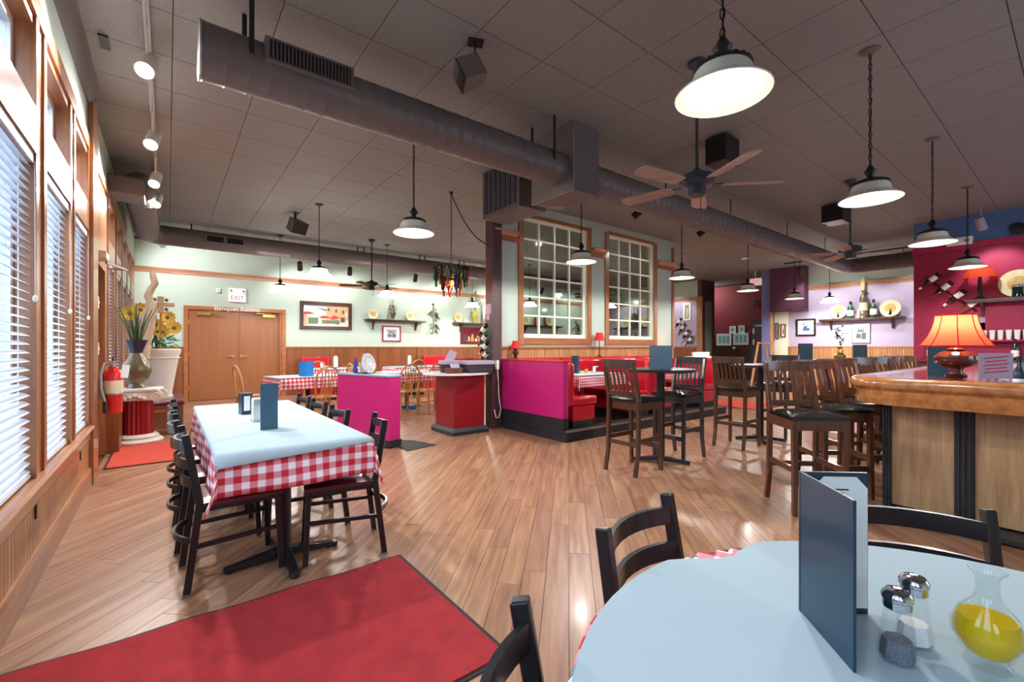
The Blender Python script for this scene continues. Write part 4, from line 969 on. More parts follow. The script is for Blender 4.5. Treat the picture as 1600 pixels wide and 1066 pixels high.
# ================================================================== RUGS
def rug(label, x0, x1, y0, y1, mat):
    t = thing('floor_mat', label, 'rug', ((x0 + x1) / 2, (y0 + y1) / 2, 0)); a, b = (x1 - x0) / 2, (y1 - y0) / 2; n = 24
    def edge(o, s):  # slightly wavy border
        top = [(-o + 2 * o * i / n, s[1] + .008 * math.sin(i * .9) * (1 if o > .3 else 0)) for i in range(n + 1)]
        return top + [(o, -s[1]), (-o, -s[1])][::1]
    MB().prism(edge(a, (a, b)), .0005, .006).build('rubber_border', M['rubber'], t)
    MB().prism(edge(a - .022, (a, b - .022)), .006, .012).build('pile', mat, t)
rug('large red mat with black border in the foreground aisle', -.545, 1.12, 1.44, 2.56, M['rug'])
rug('faded coral mat by the pedestal at the left wall', -.53, .36, 6.2, 7.55, M['rug2'])
rug('red runner on the floor beyond the booth platform', 9.3, 10.6, 4.0, 5.3, M['rug2'])
o = tag(MB().prism([(2.3, 5.05), (2.75, 5.15), (2.62, 5.6), (2.3, 5.9)], .0005, .006).build('rubber_mat', M['rubber']), 'thin black mat on the floor beside the magenta half wall', 'mat')

# ================================================================== HALF WALL, PODIUM
ang = math.atan2(5.3 - 6.29, 2.18 - 1.84)
t = thing('half_wall', 'magenta painted half wall with blue-grey cap behind the long table', 'divider', (1.84, 6.29, 0), ang)
Lh = math.hypot(.34, .99)
MB().b2((0, 0, .1), (Lh, .17, .89)).build('panel_body', M['panel'], t)
MB().b2((-.01, -.01, .89), (Lh + .01, .18, .915)).build('cap', M['lam'], t, None, .004)
MB().b2((-.012, -.012, .02), (Lh + .012, .182, .1)).build('base', M['kick'], t)
for x in (.06, Lh - .06): MB().sph((x, .085, .015), .015, 8).build('foot', M['kick'], t)
t = thing('host_podium', 'crimson podium with pale rounded counter beside the brown post', 'podium', (3.23, 5.53, 0))
MB().b2((0, 0, .1), (.52, .55, .86)).build('pedestal_body', M['podium'], t)
MB().sweep([(0, 0), (.52, 0), (.52, .55), (0, .55)][::1], [(0, 0), (.05, 0), (.05, .05), (.02, .1), (0, .1)], True).build('base_moulding', M['kick'], t, fix=True)
top = [(.20 + .52 * math.cos(a), .26 + .44 * math.sin(a)) for a in [2 * PI * i / 40 for i in range(40)]]
MB().prism(top, .86, .885).build('counter', M['whitel'], t, None, .004)
CTZ = .886
def basket(label, loc, rz, w, d, h, mat, liner):
    t = thing('basket', label, 'basket', loc, rz, 'baskets on the podium')
    m = MB(); k = .9
    m.add([(-w / 2 * k, -d / 2 * k, 0), (w / 2 * k, -d / 2 * k, 0), (w / 2 * k, d / 2 * k, 0), (-w / 2 * k, d / 2 * k, 0), (-w / 2, -d / 2, h), (w / 2, -d / 2, h), (w / 2, d / 2, h), (-w / 2, d / 2, h), (-w / 2 + .012, -d / 2 + .012, h), (w / 2 - .012, -d / 2 + .012, h), (w / 2 - .012, d / 2 - .012, h), (-w / 2 + .012, d / 2 - .012, h), (-w / 2 * k + .012, -d / 2 * k + .012, .01), (w / 2 * k - .012, -d / 2 * k + .012, .01), (w / 2 * k - .012, d / 2 * k - .012, .01), (-w / 2 * k + .012, d / 2 * k - .012, .01)],
          [(0, 3, 2, 1)] + [(i, (i + 1) % 4, 4 + (i + 1) % 4, 4 + i) for i in range(4)] + [(4 + i, 4 + (i + 1) % 4, 8 + (i + 1) % 4, 8 + i) for i in range(4)] + [(8 + i, 8 + (i + 1) % 4, 12 + (i + 1) % 4, 12 + i) for i in range(4)] + [(12, 13, 14, 15)])
    m.build('basket_body', mat, t)
    for z in (.25, .5, .75): MB().sweep([(-w / 2 * (k + (1 - k) * z), -d / 2 * (k + (1 - k) * z)), (w / 2 * (k + (1 - k) * z), -d / 2 * (k + (1 - k) * z)), (w / 2 * (k + (1 - k) * z), d / 2 * (k + (1 - k) * z)), (-w / 2 * (k + (1 - k) * z), d / 2 * (k + (1 - k) * z))], [(0, h * z - .01), (.006, h * z), (0, h * z + .01)], True).build('woven_band', mat, t, fix=True)
    if liner: MB().sweep([(-w / 2, -d / 2), (w / 2, -d / 2), (w / 2, d / 2), (-w / 2, d / 2)], [(-.014, h - .02), (.008, h - .045), (.012, h + .002), (-.014, h + .01)], True).build('cloth_liner', M['liner'], t, fix=True)
    return t
basket('large dark basket with lilac liner on the podium', (3.66, 5.58, CTZ), -.15, .42, .26, .17, M['basket'], True)
basket('smaller dark basket behind the brown tray on the podium', (3.38, 5.86, CTZ), -.3, .34, .2, .17, M['basket'], True)
t = basket('small brown wicker tray holding a card on the podium', (3.28, 5.62, CTZ), -.35, .24, .15, .08, M['wicker'], False)
MB().box((0.02, 0, .09), (.14, .005, .11), (-.7, 0, .2)).build('card', M['liner'], t)
t = thing('fruit_tray', 'tray of dark red fruit behind the baskets on the podium', 'tray', (3.72, 5.95, CTZ), -.2)
MB().b2((-.2, -.09, 0), (.2, .09, .14)).build('crate', M['wicker'], t)
m = MB()
for i in range(7):
    for j in range(3): m.sph((-.17 + i * .056, -.06 + j * .06, .165 + .01 * ((i + j) % 2)), .032, 8)
m.build('fruit', M['coral'], t, 60)['kind'] = 'stuff'
t = thing('sign_card', 'slanted lilac card standing behind the dark basket', 'card', (3.46, 6.06, CTZ), -.4)
MB().box((0, 0, .19), (.13, .004, .3), (-.25, .5, 0)).b2((-.06, -.01, 0), (.02, .02, .08)).build('card', M['liner'], t)

# ================================================================== BOOTHS ON THE PLATFORM
BX0, BX1, BY0 = 4.17, 8.42, 4.22
PZ = .15
t = thing('booth_platform', 'black raised platform with pale nosing under the red booths', 'platform', (0, 0, 0))
MB().b2((BX0, BY0, 0), (BX1, YP - .03, PZ)).build('platform_body', M['kick'], t)
MB().b2((BX0, BY0 - .012, PZ - .022), (BX1, BY0, PZ + .006)).build('nosing', M['steel'], t)
MB().b2((BX0 - .012, BY0 - .012, 0), (BX0, YP - .13, .1)).build('kick_strip', M['kick'], t)
def bench(label, x, face, y0, y1, group, back=True):
    """bench running in y; face +1 looks to +x"""
    t = thing('booth_bench', label, 'booth', (x, y0, PZ), 0, group); L = y1 - y0
    f = face
    bx = lambda a, b: (min(a * f, b * f), max(a * f, b * f))
    a, b = bx(.1, .5); MB().b2((a, .0, .0), (b, L, .1)).build('kick_base', M['kick'], t)
    a, b = bx(.1, .53); MB().b2((a, .0, .1), (b, L, .3)).build('bench_box', M['vinyl_r'], t)
    a, b = bx(.1, .6); MB().b2((a, .0, .3), (b, L, .43)).build('seat_cushion', M['vinyl_r'], t, 40, .035)
    a, b = bx(.0, .14); MB().b2((a, .0, .30), (b, L, .90)).build('back_cushion', M['vinyl_r'], t, 40, .04)
    return t
BG = 'red vinyl booth benches on the platform'
t = thing('booth_end_panel', 'magenta end panel of the corner booth with black base', 'booth', (BX0, BY0 + .06, PZ))
MB().b2((.0, 0, .15), (.1, 1.42, .905)).build('panel_body', M['panel'], t, None, .006)
MB().b2((.0, 0, 0), (.1, 1.42, .15)).build('panel_base', M['kick'], t)
MB().b2((-.008, -.01, .905), (.108, 1.42, .93)).build('panel_cap', M['vinyl_r'], t, None, .006)
bench('red vinyl booth bench against the magenta end panel', BX0 + .11, 1, BY0 + .08, YP - .35, BG)
bench('red vinyl booth bench facing left behind the near high stool', 6.28, -1, BY0 + .15, YP - .35, BG)
bench('red vinyl booth bench facing right, back to back with another', 6.30, 1, BY0 + .15, YP - .35, BG)
bench('red vinyl booth bench at the right end of the platform', 8.38, -1, BY0 + .15, YP - .35, BG)
t = thing('wall_bench', 'long red vinyl backrest along the window partition', 'booth', (BX0 + .12, YP - .30, PZ))
n = 4; L = BX1 - BX0 - .14
for i in range(n): MB().b2((i * L / n + .004, 0, .05), ((i + 1) * L / n - .004, .25, .92)).build('back_cushion', M['vinyl_r'], t, 40, .05)
MB().b2((0, .08, .92), (L, .25, .935)).build('back_ledge', M['vinyl_r'], t)
def booth_table(label, cl_label, pl, x0, x1, y0, y1, mat, chk, paper=True):
    z = .70; cx_, cy_ = (x0 + x1) / 2, (y0 + y1) / 2
    t = thing('booth_table', label, 'table', (cx_, cy_, PZ), 0, 'booth tables')
    MB().b2((x0 - cx_, y0 - cy_, z - .03), (x1 - cx_, y1 - cy_, z)).build('table_top', M['walnut'], t)
    MB().lathe([(.001, .03), (.05, .03), (.05, .1), (.035, .14), (.06, .2), (.07, .28), (.045, .36), (.035, .42), (.055, .5), (.06, z - .03), (.001, z - .03)], 14, cap=False).build('turned_column', M['oak'], t, 40)
    MB().b2((-.3, -.035, 0), (.3, .035, .035)).b2((-.035, -.3, 0), (.035, .3, .034)).build('cross_foot', M['kick'], t)
    o = solid(tag(cloth((x1 - x0) / 2 + .004, (y1 - y0) / 2 + .004, .17, PZ + z + .002, .01).build('tablecloth', mat, None, 50), cl_label, 'tablecloth', 'checked cloths of the booths')); o.location = (cx_, cy_, 0)
    o = tag(MB().b2((x0 - cx_ - .01, y0 - cy_ - .012, 0), (x1 - cx_ + .01, y1 - cy_ + .01, .0015)).build('table_paper', M['paper']), pl, 'table paper', 'paper sheets of the booth tables'); o.location = (cx_, cy_, PZ + z + .008)
    return PZ + z + .0096
bz = booth_table('dark booth table in the corner booth with turned leg', 'gingham cloth on the corner booth table', 'white paper on the corner booth table', 4.62, 5.62, 4.42, 5.3, M['stripe'], True)
booth_table('dark booth table in the right-hand booth', 'striped looking red cloth on the right-hand booth table', 'white paper on the right-hand booth table', 7.0, 7.75, 4.45, 5.3, M['stripe'], True)
p = atZ(919, 582, bz); card_box('navy menu standing in the corner booth', (5.0, 4.86, bz), .4, .27, .1, M['menu'], M['menu'])
def cruet(label, loc):
    t = thing('oil_bottle', label, 'oil bottle', loc, 0, 'small oil cruets')
    MB().lathe([(.001, 0), (.028, 0), (.03, .02), (.028, .075), (.012, .11), (.012, .14), (.018, .15)], 14, cap=False).build('glass_body', M['clear'], t, 50)
    MB().lathe([(.001, .002), (.026, .003), (.027, .06), (.001, .062)], 14, cap=False).build('oil', M['oil'], t, 50)
cruet('small oil cruet beside the menu in the corner booth', (5.22, 4.84, bz)); cruet('small oil cruet on the right-hand booth table', (7.25, 4.8, bz))
t = thing('napkin_holder', 'chrome napkin holder beside the oil in the corner booth', 'napkin holder', (5.42, 4.82, bz), .3)
MB().b2((-.06, -.03, 0), (.06, .03, .01)).b2((-.06, -.03, .01), (.06, -.026, .09)).b2((-.06, .026, .01), (.06, .03, .09)).build('holder_body', M['silver'], t); MB().b2((-.055, -.024, .01), (.055, .024, .1)).build('napkins', M['lab'], t)
def red_lamp(label, loc, h, rb, lit=False, group='small red-shaded lamps', stick=False):
    t = thing('table_lamp', label, 'lamp', loc, .3, group); zs = h * .58
    if stick: MB().lathe([(.001, 0), (.05, 0), (.05, .012), (.012, .03), (.009, zs), (.001, zs)], 14, cap=False).build('base', M['walnut'], t, 40)
    else: MB().lathe([(.001, 0), (.04, 0), (.042, .012), (.02, .025), (.03, zs * .3), (.052, zs * .5), (.05, zs * .65), (.02, zs * .8), (.012, zs), (.001, zs)], 18, cap=False).build('base', M['walnut'], t, 40)
    MB().cyl((0, 0, zs - .005), (0, 0, h * .8), .008, n=8).build('socket', M['brass'], t)
    N = 12; prof = [(rb, zs), (rb * .8, zs + (h - zs) * .35), (rb * .62, zs + (h - zs) * .75), (rb * .56, h)]
    MB().lathe(prof, N, cap=False).build('lamp_shade', M['shade_lit'] if lit else M['shade'], t)
    m = MB()
    for k in range(0, N, 2):
        a = 2 * PI * k / N; m.tube([(r * 1.01 * math.cos(a), r * 1.01 * math.sin(a), z) for r, z in prof], rb * .018, 5)
    m.build('shade_ribs', M['vinyl_r'], t)
    MB().sph((0, 0, h * .78), .025, 8).build('bulb', M['bulb'] if lit else M['enamel'], t, 60)
    if lit: light('POINT', 'lamp_light', t, (0, 0, h * .84), 5, (1, .7, .5), .03)
    return t
red_lamp('small red-shaded lamp on the booth corner by the brown post', (4.42, 5.62, PZ + .936), .28, .085)
t = thing('wall_lamp', 'red-shaded stick lamp between the two partition windows', 'lamp', (6.42, 5.62, PZ + .936), 0, 'small red-shaded lamps')
MB().lathe([(.001, 0), (.05, 0), (.05, .01), (.01, .03), (.008, .32), (.001, .32)], 12, cap=False).build('base', M['walnut'], t, 40)
MB().lathe([(.105, .30), (.085, .36), (.065, .42), (.058, .45)], 14, cap=False).build('lamp_shade', M['shade'], t)
MB().sph((0, 0, .34), .025, 8).build('bulb', M['enamel'], t, 60)
red_lamp('small glowing red lamp at the right end of the partition', (8.55, 5.55, .98), .3, .09, True)
MB().b2((-.2, -.2, 0), (.2, .2, .98)).build('lamp_stand', M['walnut'], None)
o = bpy.data.objects['lamp_stand']; o.location = (8.62, 5.52, 0); tag(o, 'dark wooden stand at the right end of the partition', 'stand')
# sideboard with glasses just past the booths
t = thing('side_table', 'service stand with checked cover right of the booths', 'stand', (9.55, 5.5, 0))
MB().b2((-.35, -.3, 1.0), (.45, .3, 1.03)).build('stand_top', M['plate'], t)
MB().b2((-.3, -.26, 0), (.4, .26, 1.0)).build('stand_body', M['vinyl_r'], t)
t = thing('glass_rack', 'white rack of upturned glasses on the service stand', 'rack', (9.6, 5.45, 1.031))
MB().b2((-.36, -.12, 0), (.36, .12, .02)).build('rack_tray', M['white'], t)
for i in range(8): MB().lathe([(.03, .02), (.036, .12), (.034, .12), (.028, .022)], 10, (-.31 + i * .088, -.06, 0), cap=False).build('tumbler', M['white'], t, 40)

# ================================================================== HIGH TABLES AND STOOLS
def high_table(label, loc, r=.36, h=1.03):
    t = thing('high_table', label, 'table', loc, .6, 'black pedestal high tables')
    MB().lathe([(.001, h - .035), (r - .02, h - .035), (r, h - .025), (r, h - .006), (r - .006, h), (.001, h)], 36, cap=False).build('table_top', M['black'], t, 40)
    MB().cyl((0, 0, .04), (0, 0, h - .035), .045, n=18).build('column', M['black'], t, 40)
    m = MB()
    for k in range(4):
        d = Vector((math.cos(k * PI / 2), math.sin(k * PI / 2), 0)) * .30; m.bar((0, 0, .05), (d.x, d.y, .022), .07, .05, (0, 0, 1), .05, .03)
    m.build('cross_foot', M['black'], t)
high_table('black pedestal high table between two tall stools', (4.28, 2.87, 0)); high_table('black pedestal high table behind the bar stools', (6.35, 2.72, 0))
card_box('dark teal menu box standing on the near high table', (4.27, 2.86, 1.032), -.35, .25, .17, M['menu2'], M['menu'])
SG = 'wooden bar stools at the high tables'
s0 = bar_stool('dark walnut bar stool with back to camera at near high table', (3.83, 2.87, 0), -PI / 2, SG, M['walnut'])
s1 = bar_stool('black bar stool on the far side of near high table', (4.66, 2.9, 0), PI / 2, SG, M['ebony'])
clone(s0, (5.8, 2.76, 0), -PI / 2, 'dark walnut bar stool left of the second high table')
clone(s1, (6.88, 2.72, 0), PI / 2, 'black bar stool behind the second high table, right side')
# row of stools along the bar
b0 = None
labs = ['red-brown bar stool nearest camera at the bar corner', 'second red-brown bar stool from the bar corner', 'third red-brown bar stool from the bar corner', 'fourth red-brown bar stool from the bar corner', 'fifth red-brown bar stool from the bar corner', 'sixth red-brown bar stool from the bar corner', 'last red-brown bar stool of the bar row by the red wall']
for k in range(7):
    loc = (3.985 + .62 * k, 1.36, 0); rz = math.radians(140) + (random.random() - .5) * .08
    if b0 is None: b0 = bar_stool(labs[0], loc, rz, 'wooden stools along the bar', M['walnut2'])
    else: clone(b0, loc, rz, labs[k])

# ================================================================== BAR
bar = thing('bar_counter', 'large wooden bar with glossy rounded rail and dark posts', 'bar', (0, 0, 0))
ro = .34
OX, OY = 4.06, 1.16
outer = [(OX, -2.2), (OX, OY - ro)] + [(OX + ro - ro * math.cos(a), OY - ro + ro * math.sin(a)) for a in [i * PI / 2 / 8 for i in range(1, 8)]] + [(OX + ro, OY), (XB - .9, OY)]
inner = [(XB - .9, .5), (4.95, .5), (4.72, .27), (4.72, -2.2)]
BT = 1.04
MB().prism(outer + inner, BT - .05, BT - .012).build('counter_top', M['bartop'], bar)
MB().sweep(outer[::-1], [(-.05, BT - .05), (-.05, BT - .004), (-.035, BT + .006), (-.01, BT + .004), (.012, BT - .012), (.02, BT - .035), (.016, BT - .06), (.0, BT - .075), (-.05, BT - .075)]).build('nose_rail', M['barwood'], bar, 50, fix=True)
MB().sweep(outer[::-1], [(-.06, BT - .19), (-.022, BT - .19), (-.015, BT - .165), (-.01, BT - .15), (-.022, BT - .14), (-.022, BT - .09), (-.006, BT - .075), (-.06, BT - .075)]).build('apron_moulding', M['barwood'], bar, 40, fix=True)
FX, FY = 4.40, .96
MB().b2((FX + .03, -2.2, .1), (FX + .12, FY - .03, BT - .1)).b2((FX + .12, FY - .12, .1), (XB - .9, FY - .03, BT - .1)).build('front_body', M['barpanel'], bar)
MB().b2((FX + .05, -2.2, 0), (FX + .12, FY - .05, .1)).b2((FX + .12, FY - .12, 0), (XB - .9, FY - .05, .1)).build('toe_kick', M['kick'], bar)
for y0, y1 in ((.58, .93), (.1, .48), (-.42, 0), (-.94, -.52)):
    MB().b2((FX + .018, y0, .06), (FX + .03, y1, BT - .12)).build('wood_panel', M['barpanel'], bar, None, .003)
for y0, wp_ in ((.925, .055), (.482, .098), (.0, .1), (-.52, .1)):
    m = MB().b2((FX - .005, y0, 0), (FX + .03, y0 + wp_, BT - .12))
    for k in range(3): m.b2((FX - .017, y0 + wp_ * (.12 + .29 * k), .04), (FX - .005, y0 + wp_ * (.30 + .29 * k), BT - .14))
    m.build('fluted_post', M['post'], bar)
for k in range(10): MB().b2((FX + .1 + k * .66, FY - .03, .0), (FX + .2 + k * .66, FY - .005, BT - .12)).build('fluted_post', M['post'], bar)
MB().b2((FX - .2, -2.2, .02), (FX - .0055, .86, .05)).build('foot_ledge', M['kick'], bar)
MB().prism([(4.86, .5), (4.9, .42), (XB - .95, .42), (XB - .95, .5)], .85, BT - .06).build('inner_shelf', M['steel'], bar)
# red lamp on the bar
t = thing('table_lamp', 'large glowing red bell-shaded lamp on the bar', 'lamp', (4.92, .64, BT - .011), .2)
MB().lathe([(.001, 0), (.065, 0), (.07, .015), (.05, .03), (.045, .06), (.05, .075), (.11, .1), (.13, .135), (.125, .17), (.09, .2), (.05, .21), (.06, .22), (.03, .235), (.02, .26), (.001, .26)], 24, cap=False).build('base', pm('copper_glaze', (96, 52, 44), .18, .35, coat=.6), t, 40)
N = 16; prof = [(.215, .245), (.2, .265), (.165, .32), (.14, .38), (.125, .44), (.118, .49)]
MB().lathe(prof, N, cap=False).build('lamp_shade', lampcloth('lit_bell_shade', (240, 120, 84)), t, 25)
m = MB()
for k in range(0, N, 2):
    a = 2 * PI * k / N; m.tube([(r * 1.008 * math.cos(a), r * 1.008 * math.sin(a), z) for r, z in prof], .004, 5)
m.tube([(.217 * math.cos(q * PI / 16), .217 * math.sin(q * PI / 16), .247) for q in range(33)], .006, 5); m.tube([(.12 * math.cos(q * PI / 16), .12 * math.sin(q * PI / 16), .489) for q in range(33)], .005, 5)
m.build('shade_trim', M['vinyl_r'], t)
MB().cyl((0, 0, .26), (0, 0, .33), .012, n=8).sph((0, 0, .36), .035, 10, 1.2).build('bulb', M['bulb'], t, 60)
light('POINT', 'lamp_light', t, (0, 0, .41), 7, (1, .8, .6), .05)
card_box('black menu standing behind the red lamp on the bar', (5.3, .78, BT - .011), .2, .26, .17, M['menu'], M['blackm'])
t = thing('sign_holder', 'clear stand with a red lined price card on the bar', 'sign', (4.72, .41, BT - .011), -1.0)
MB().b2((-.1, -.03, 0), (.1, .03, .006)).b2((-.1, -.003, .006), (.1, 0, .2)).build('stand', M['clear'], t); cd = MB().b2((-.095, -.006, .01), (.095, -.003, .195)).build('card', M['liner'], t)
for k in range(5): MB().box((0, -.007, .06 + k * .026), (.14 - .02 * (k % 2), .001, .008), (0, -.12, 0)).build('printed_line', M['vinyl_r'], cd)
bottle('wine_bottle', 'dark bottle with white label standing at the bar edge', (4.83, .30, .9), M['vblue'], None, .3, .036)
for k, (x, y, lb) in enumerate(((5.02, .24, 'steel tub of straws behind the bar edge'), (5.12, .04, 'steel tub of cocktail tools right of the straws'))):
    t = thing('bar_caddy', lb, 'caddy', (x, y, .9), 0, 'tubs behind the bar')
    MB().lathe([(.001, 0), (.06, 0), (.07, .16), (.064, .16), (.056, .01), (.001, .01)], 16, cap=False).build('tub', M['steel'], t, 40)
    for i in range(7):
        a = i * .9; MB().tube([(.03 * math.cos(a), .03 * math.sin(a), .02), (.085 * math.cos(a), .085 * math.sin(a), .24 + .02 * (i % 3))], .006, 5).build('straw', [M['lab'], M['g_blue'], M['vinyl_r'], M['lab']][i % 4], t)
t = thing('speed_rail', 'steel back shelf behind the bar edge', 'shelf', (0, 0, 0))
MB().b2((4.74, -.6, .86), (5.3, .40, .899)).build('shelf_top', M['steel'], t); MB().b2((4.8, -.5, 0), (5.2, .3, .86)).build('shelf_body', M['kick'], t)
# back bar under the red wall
t = thing('back_bar', 'dark back bar cabinet along the red wall', 'cabinet', (0, 0, 0))
MB().b2((XB - .5, -2.0, 0), (XB - .01, 2.0, 1.0)).build('cabinet_body', M['walnut'], t); MB().b2((XB - .54, -2.02, 1.0), (XB - .01, 2.04, 1.04)).build('cabinet_top', M['podium'], t)
for k in range(5): MB().b2((XB - .515, -1.9 + k * .78, .1), (XB - .5, -1.2 + k * .78, .95)).build('cabinet_door', M['walnut2'], t)
red_lamp('small glowing red lamp on the back bar by the red wall', (XB - .3, 1.45, 1.041), .66, .16, True)
for k, (y, mt, lm, lb) in enumerate(((1.8, M['wine'], M['lab'], 'dark bottle at the left end of the back bar'), (1.66, M['green_b'], M['skin'], 'green bottle with cream label on the back bar'), (.75, M['wine'], M['lab'], 'dark bottle on the back bar under the wall shelf'), (.6, M['green_b'], M['skin'], 'green bottle on the back bar right of the dark one'))):
    bottle('liquor_bottle', lb, (XB - .28, y, 1.041), mt, 'bottles on the back bar', .36, .045, True, 'bottle', None, lm)
for k, y in enumerate((1.95, 1.9)):
    pass
t = thing('notice_card', 'pink lit notice sheet on the red wall behind the small lamp', 'notice', (XB, 1.42, 1.55), -PI / 2)
MB().b2((-.3, -.01, -.25), (.3, 0, .25)).build('sheet', M['liner'], t)
for k in range(4): MB().b2((-.24, -.012, -.18 + k * .1), (.24 - .06 * (k % 2), -.0101, -.13 + k * .1)).build('printed_line', M['panel'], t)
t = thing('glass_shelf', 'small wall shelf of hanging glasses on the red wall', 'shelf', (XB, .88, 1.36), -PI / 2)
MB().b2((-.4, -.2, 0), (.4, 0, .03)).b2((-.4, -.01, .03), (.4, 0, .34)).build('shelf_board', M['red_wall'], t)
for i in range(8): MB().lathe([(.03, .03), (.04, .2), (.038, .2), (.026, .034)], 10, (-.34 + i * .097, -.1, 0), cap=False).build('tumbler', M['white'], t, 40)
t = thing('round_plaque', 'round white plate hanging on the red wall below the shelf', 'plate', (XB - .02, .45, 1.83), -PI / 2)
m = MB().lathe([(.001, 0), (.17, 0), (.19, .012), (.001, .012)], 24, cap=False); m.xf(Matrix.Rotation(PI / 2, 4, 'X')); m.build('rim', M['vblue'], t, 40)
m = MB().lathe([(.001, .012), (.165, .012), (.15, .016), (.001, .014)], 24, cap=False); m.xf(Matrix.Rotation(PI / 2, 4, 'X')); m.build('face', M['white'], t, 40)
t = thing('beer_sign', 'round glowing blue-white sign low on the red wall at the right edge', 'sign', (XB - .02, .32, 1.38), -PI / 2)
m = MB().lathe([(.001, 0), (.2, 0), (.22, .02), (.2, .05), (.001, .05)], 24, cap=False); m.xf(Matrix.Rotation(PI / 2, 4, 'X')); m.build('face', pm('lit_blue_sign', (190, 214, 255), .5, emit=2.2, ecol=(150, 190, 255)), t, 40)
m = MB().lathe([(.2, -.01), (.235, -.01), (.235, .055), (.21, .055)], 24, cap=False); m.xf(Matrix.Rotation(PI / 2, 4, 'X')); m.build('rim', M['steel'], t, 40)

# ================================================================== BACK ROOM TABLES
def far_table(label, cl_label, cx_, cy_, a, b, rz=0., grp='tables of the back room', blue=False):
    z = .74
    t = thing('dining_table', label, 'table', (cx_, cy_, 0), rz, grp)
    MB().b2((-a, -b, z - .03), (a, b, z)).build('table_top', M['walnut'], t); MB().cyl((0, 0, .03), (0, 0, z - .03), .04).build('column', M['black'], t)
    MB().b2((-.3, -.03, 0), (.3, .03, .04)).b2((-.03, -.3, 0), (.03, .3, .039)).build('cross_foot', M['bluec'] if blue else M['black'], t)
    o = solid(tag(cloth(a + .003, b + .003, .2, z + .002, .015, 0, 0, .04, .12).build('tablecloth', M['check'], None, 50), cl_label, 'tablecloth', 'gingham cloths of the back room')); o.location = (cx_, cy_, 0); o.rotation_euler = (0, 0, rz)
    o = tag(MB().b2((-a - .01, -b - .01, z + .008), (a + .01, b + .01, z + .0095)).build('table_paper', M['paper']), 'white paper on the ' + label, 'table paper', 'papers of the back room tables'); o.location = (cx_, cy_, 0); o.rotation_euler = (0, 0, rz)
    return z + .0097
fz = far_table('back room table left of the half wall', 'gingham cloth on the back room table left of the half wall', 2.0, 8.6, .6, .42, .15)
far_table('back room table close to the wainscot', 'gingham cloth on the table close to the wainscot', 3.3, 11.2, .75, .4)
far_table('back room table right of the half wall', 'gingham cloth on the table seen right of the half wall', 3.95, 8.7, .62, .45, .1, blue=True)
far_table('back room table behind the podium', 'gingham cloth on the table behind the podium', 5.2, 11.0, .7, .4)
OG = 'golden oak chairs of the back room'
k0 = oak_chair('golden oak bow-back chair seen from behind, left back room table', (2.06, 7.85, 0), 0.1, OG)
for x, y, rz, lb in ((1.15, 8.75, -1.4, 'golden oak chair at the left end of the left back table'), (2.75, 8.15, .9, 'golden oak chair half hidden behind the half wall'), (3.5, 7.85, .1, 'golden oak chair right of the half wall, left of a pair'), (4.05, 7.8, .05, 'golden oak chair right of the half wall, beside the podium'), (3.0, 8.6, -1.5, 'golden oak chair at the left end of the middle back table'), (2.6, 10.55, .0, 'golden oak chair at the table close to the wainscot'), (4.9, 10.35, .0, 'golden oak chair far behind the podium'), (3.7, 10.55, .1, 'second golden oak chair at the table close to the wainscot')):
    clone(k0, (x, y, 0), rz, lb)
card_box('bright blue and black menu box on the left back table', (1.95, 8.5, fz), .5, .26, .17, M['bluec'], M['blackm'])
for k, (x, y, z, lb) in enumerate(((2.9, 11.1, fz, 'white rounded menu on the table close to the wainscot, left'), (3.25, 11.25, fz, 'tall white rounded menu on the table close to the wainscot'), (5.05, 10.95, fz, 'white rounded menu on the table behind the podium'), (4.15, 8.8, fz, 'white rounded napkin stand on the middle back table'))):
    h = (.16, .3, .3, .13)[k]; t = thing('table_card', lb, 'table card', (x, y, z), .2, 'white cards on the back tables')
    MB().prism([(-.05, 0), (.05, 0), (.05, h - .05), (.035, h - .012), (0, h), (-.035, h - .012), (-.05, h - .05)], -.012, .012).xf(Matrix.Rotation(PI / 2, 4, 'X')).build('card', M['lab'], t)
    MB().b2((-.056, -.02, 0), (.056, .02, .02)).build('card_base', M['blackm'], t)
# benches against the back wall
for x, w, lb in ((2.75, .7, 'red bench back beside the banquet doors'), (6.25, .9, 'red bench back behind the podium')):
    t = thing('wall_bench', lb, 'bench', (x, RY1 - .75, 0), 0, 'red benches of the back wall')
    MB().b2((0, 0, 0), (w, .6, .44)).build('bench_box', M['vinyl_r'], t); MB().b2((0, .45, .44), (w, .62, 1.0)).build('bench_back', M['vinyl_r'], t, 40, .03)
# on top of the half wall
hw = bpy.data.objects['half_wall']
def on_half(fx, fy): return (1.84 + math.cos(hw.rotation_euler.z) * fx - math.sin(hw.rotation_euler.z) * fy, 6.29 + math.sin(hw.rotation_euler.z) * fx + math.cos(hw.rotation_euler.z) * fy, .916)
t = thing('decor_plate', 'round patterned plate on a stand atop the half wall', 'plate', on_half(.52, .09), .55)
mm = Matrix.Translation((0, 0, .135)) @ Matrix.Rotation(PI / 2 - .2, 4, 'X')
MB().lathe([(.001, -.006), (.08, -.006), (.135, .012), (.135, .018), (.08, .002), (.001, .002)], 28, cap=False).xf(mm).build('plate_rim', pm('patterned_plate', (206, 206, 214), .25, var=.5, scale=45, coat=.4), t, 40)
MB().b2((-.05, -.02, 0), (.05, .07, .015)).b2((-.05, -.03, 0), (-.04, -.02, .05)).b2((.04, -.03, 0), (.05, -.02, .05)).build('plate_stand', M['blackm'], t)
t = thing('sign_card', 'small white card in a stand before the patterned plate', 'card', on_half(.42, .07), .45)
MB().box((0, 0, .075), (.085, .004, .14), (-.15, 0, 0)).build('card', M['lab'], t); MB().b2((-.04, -.01, 0), (.05, .05, .01)).build('card_base', M['blackm'], t)
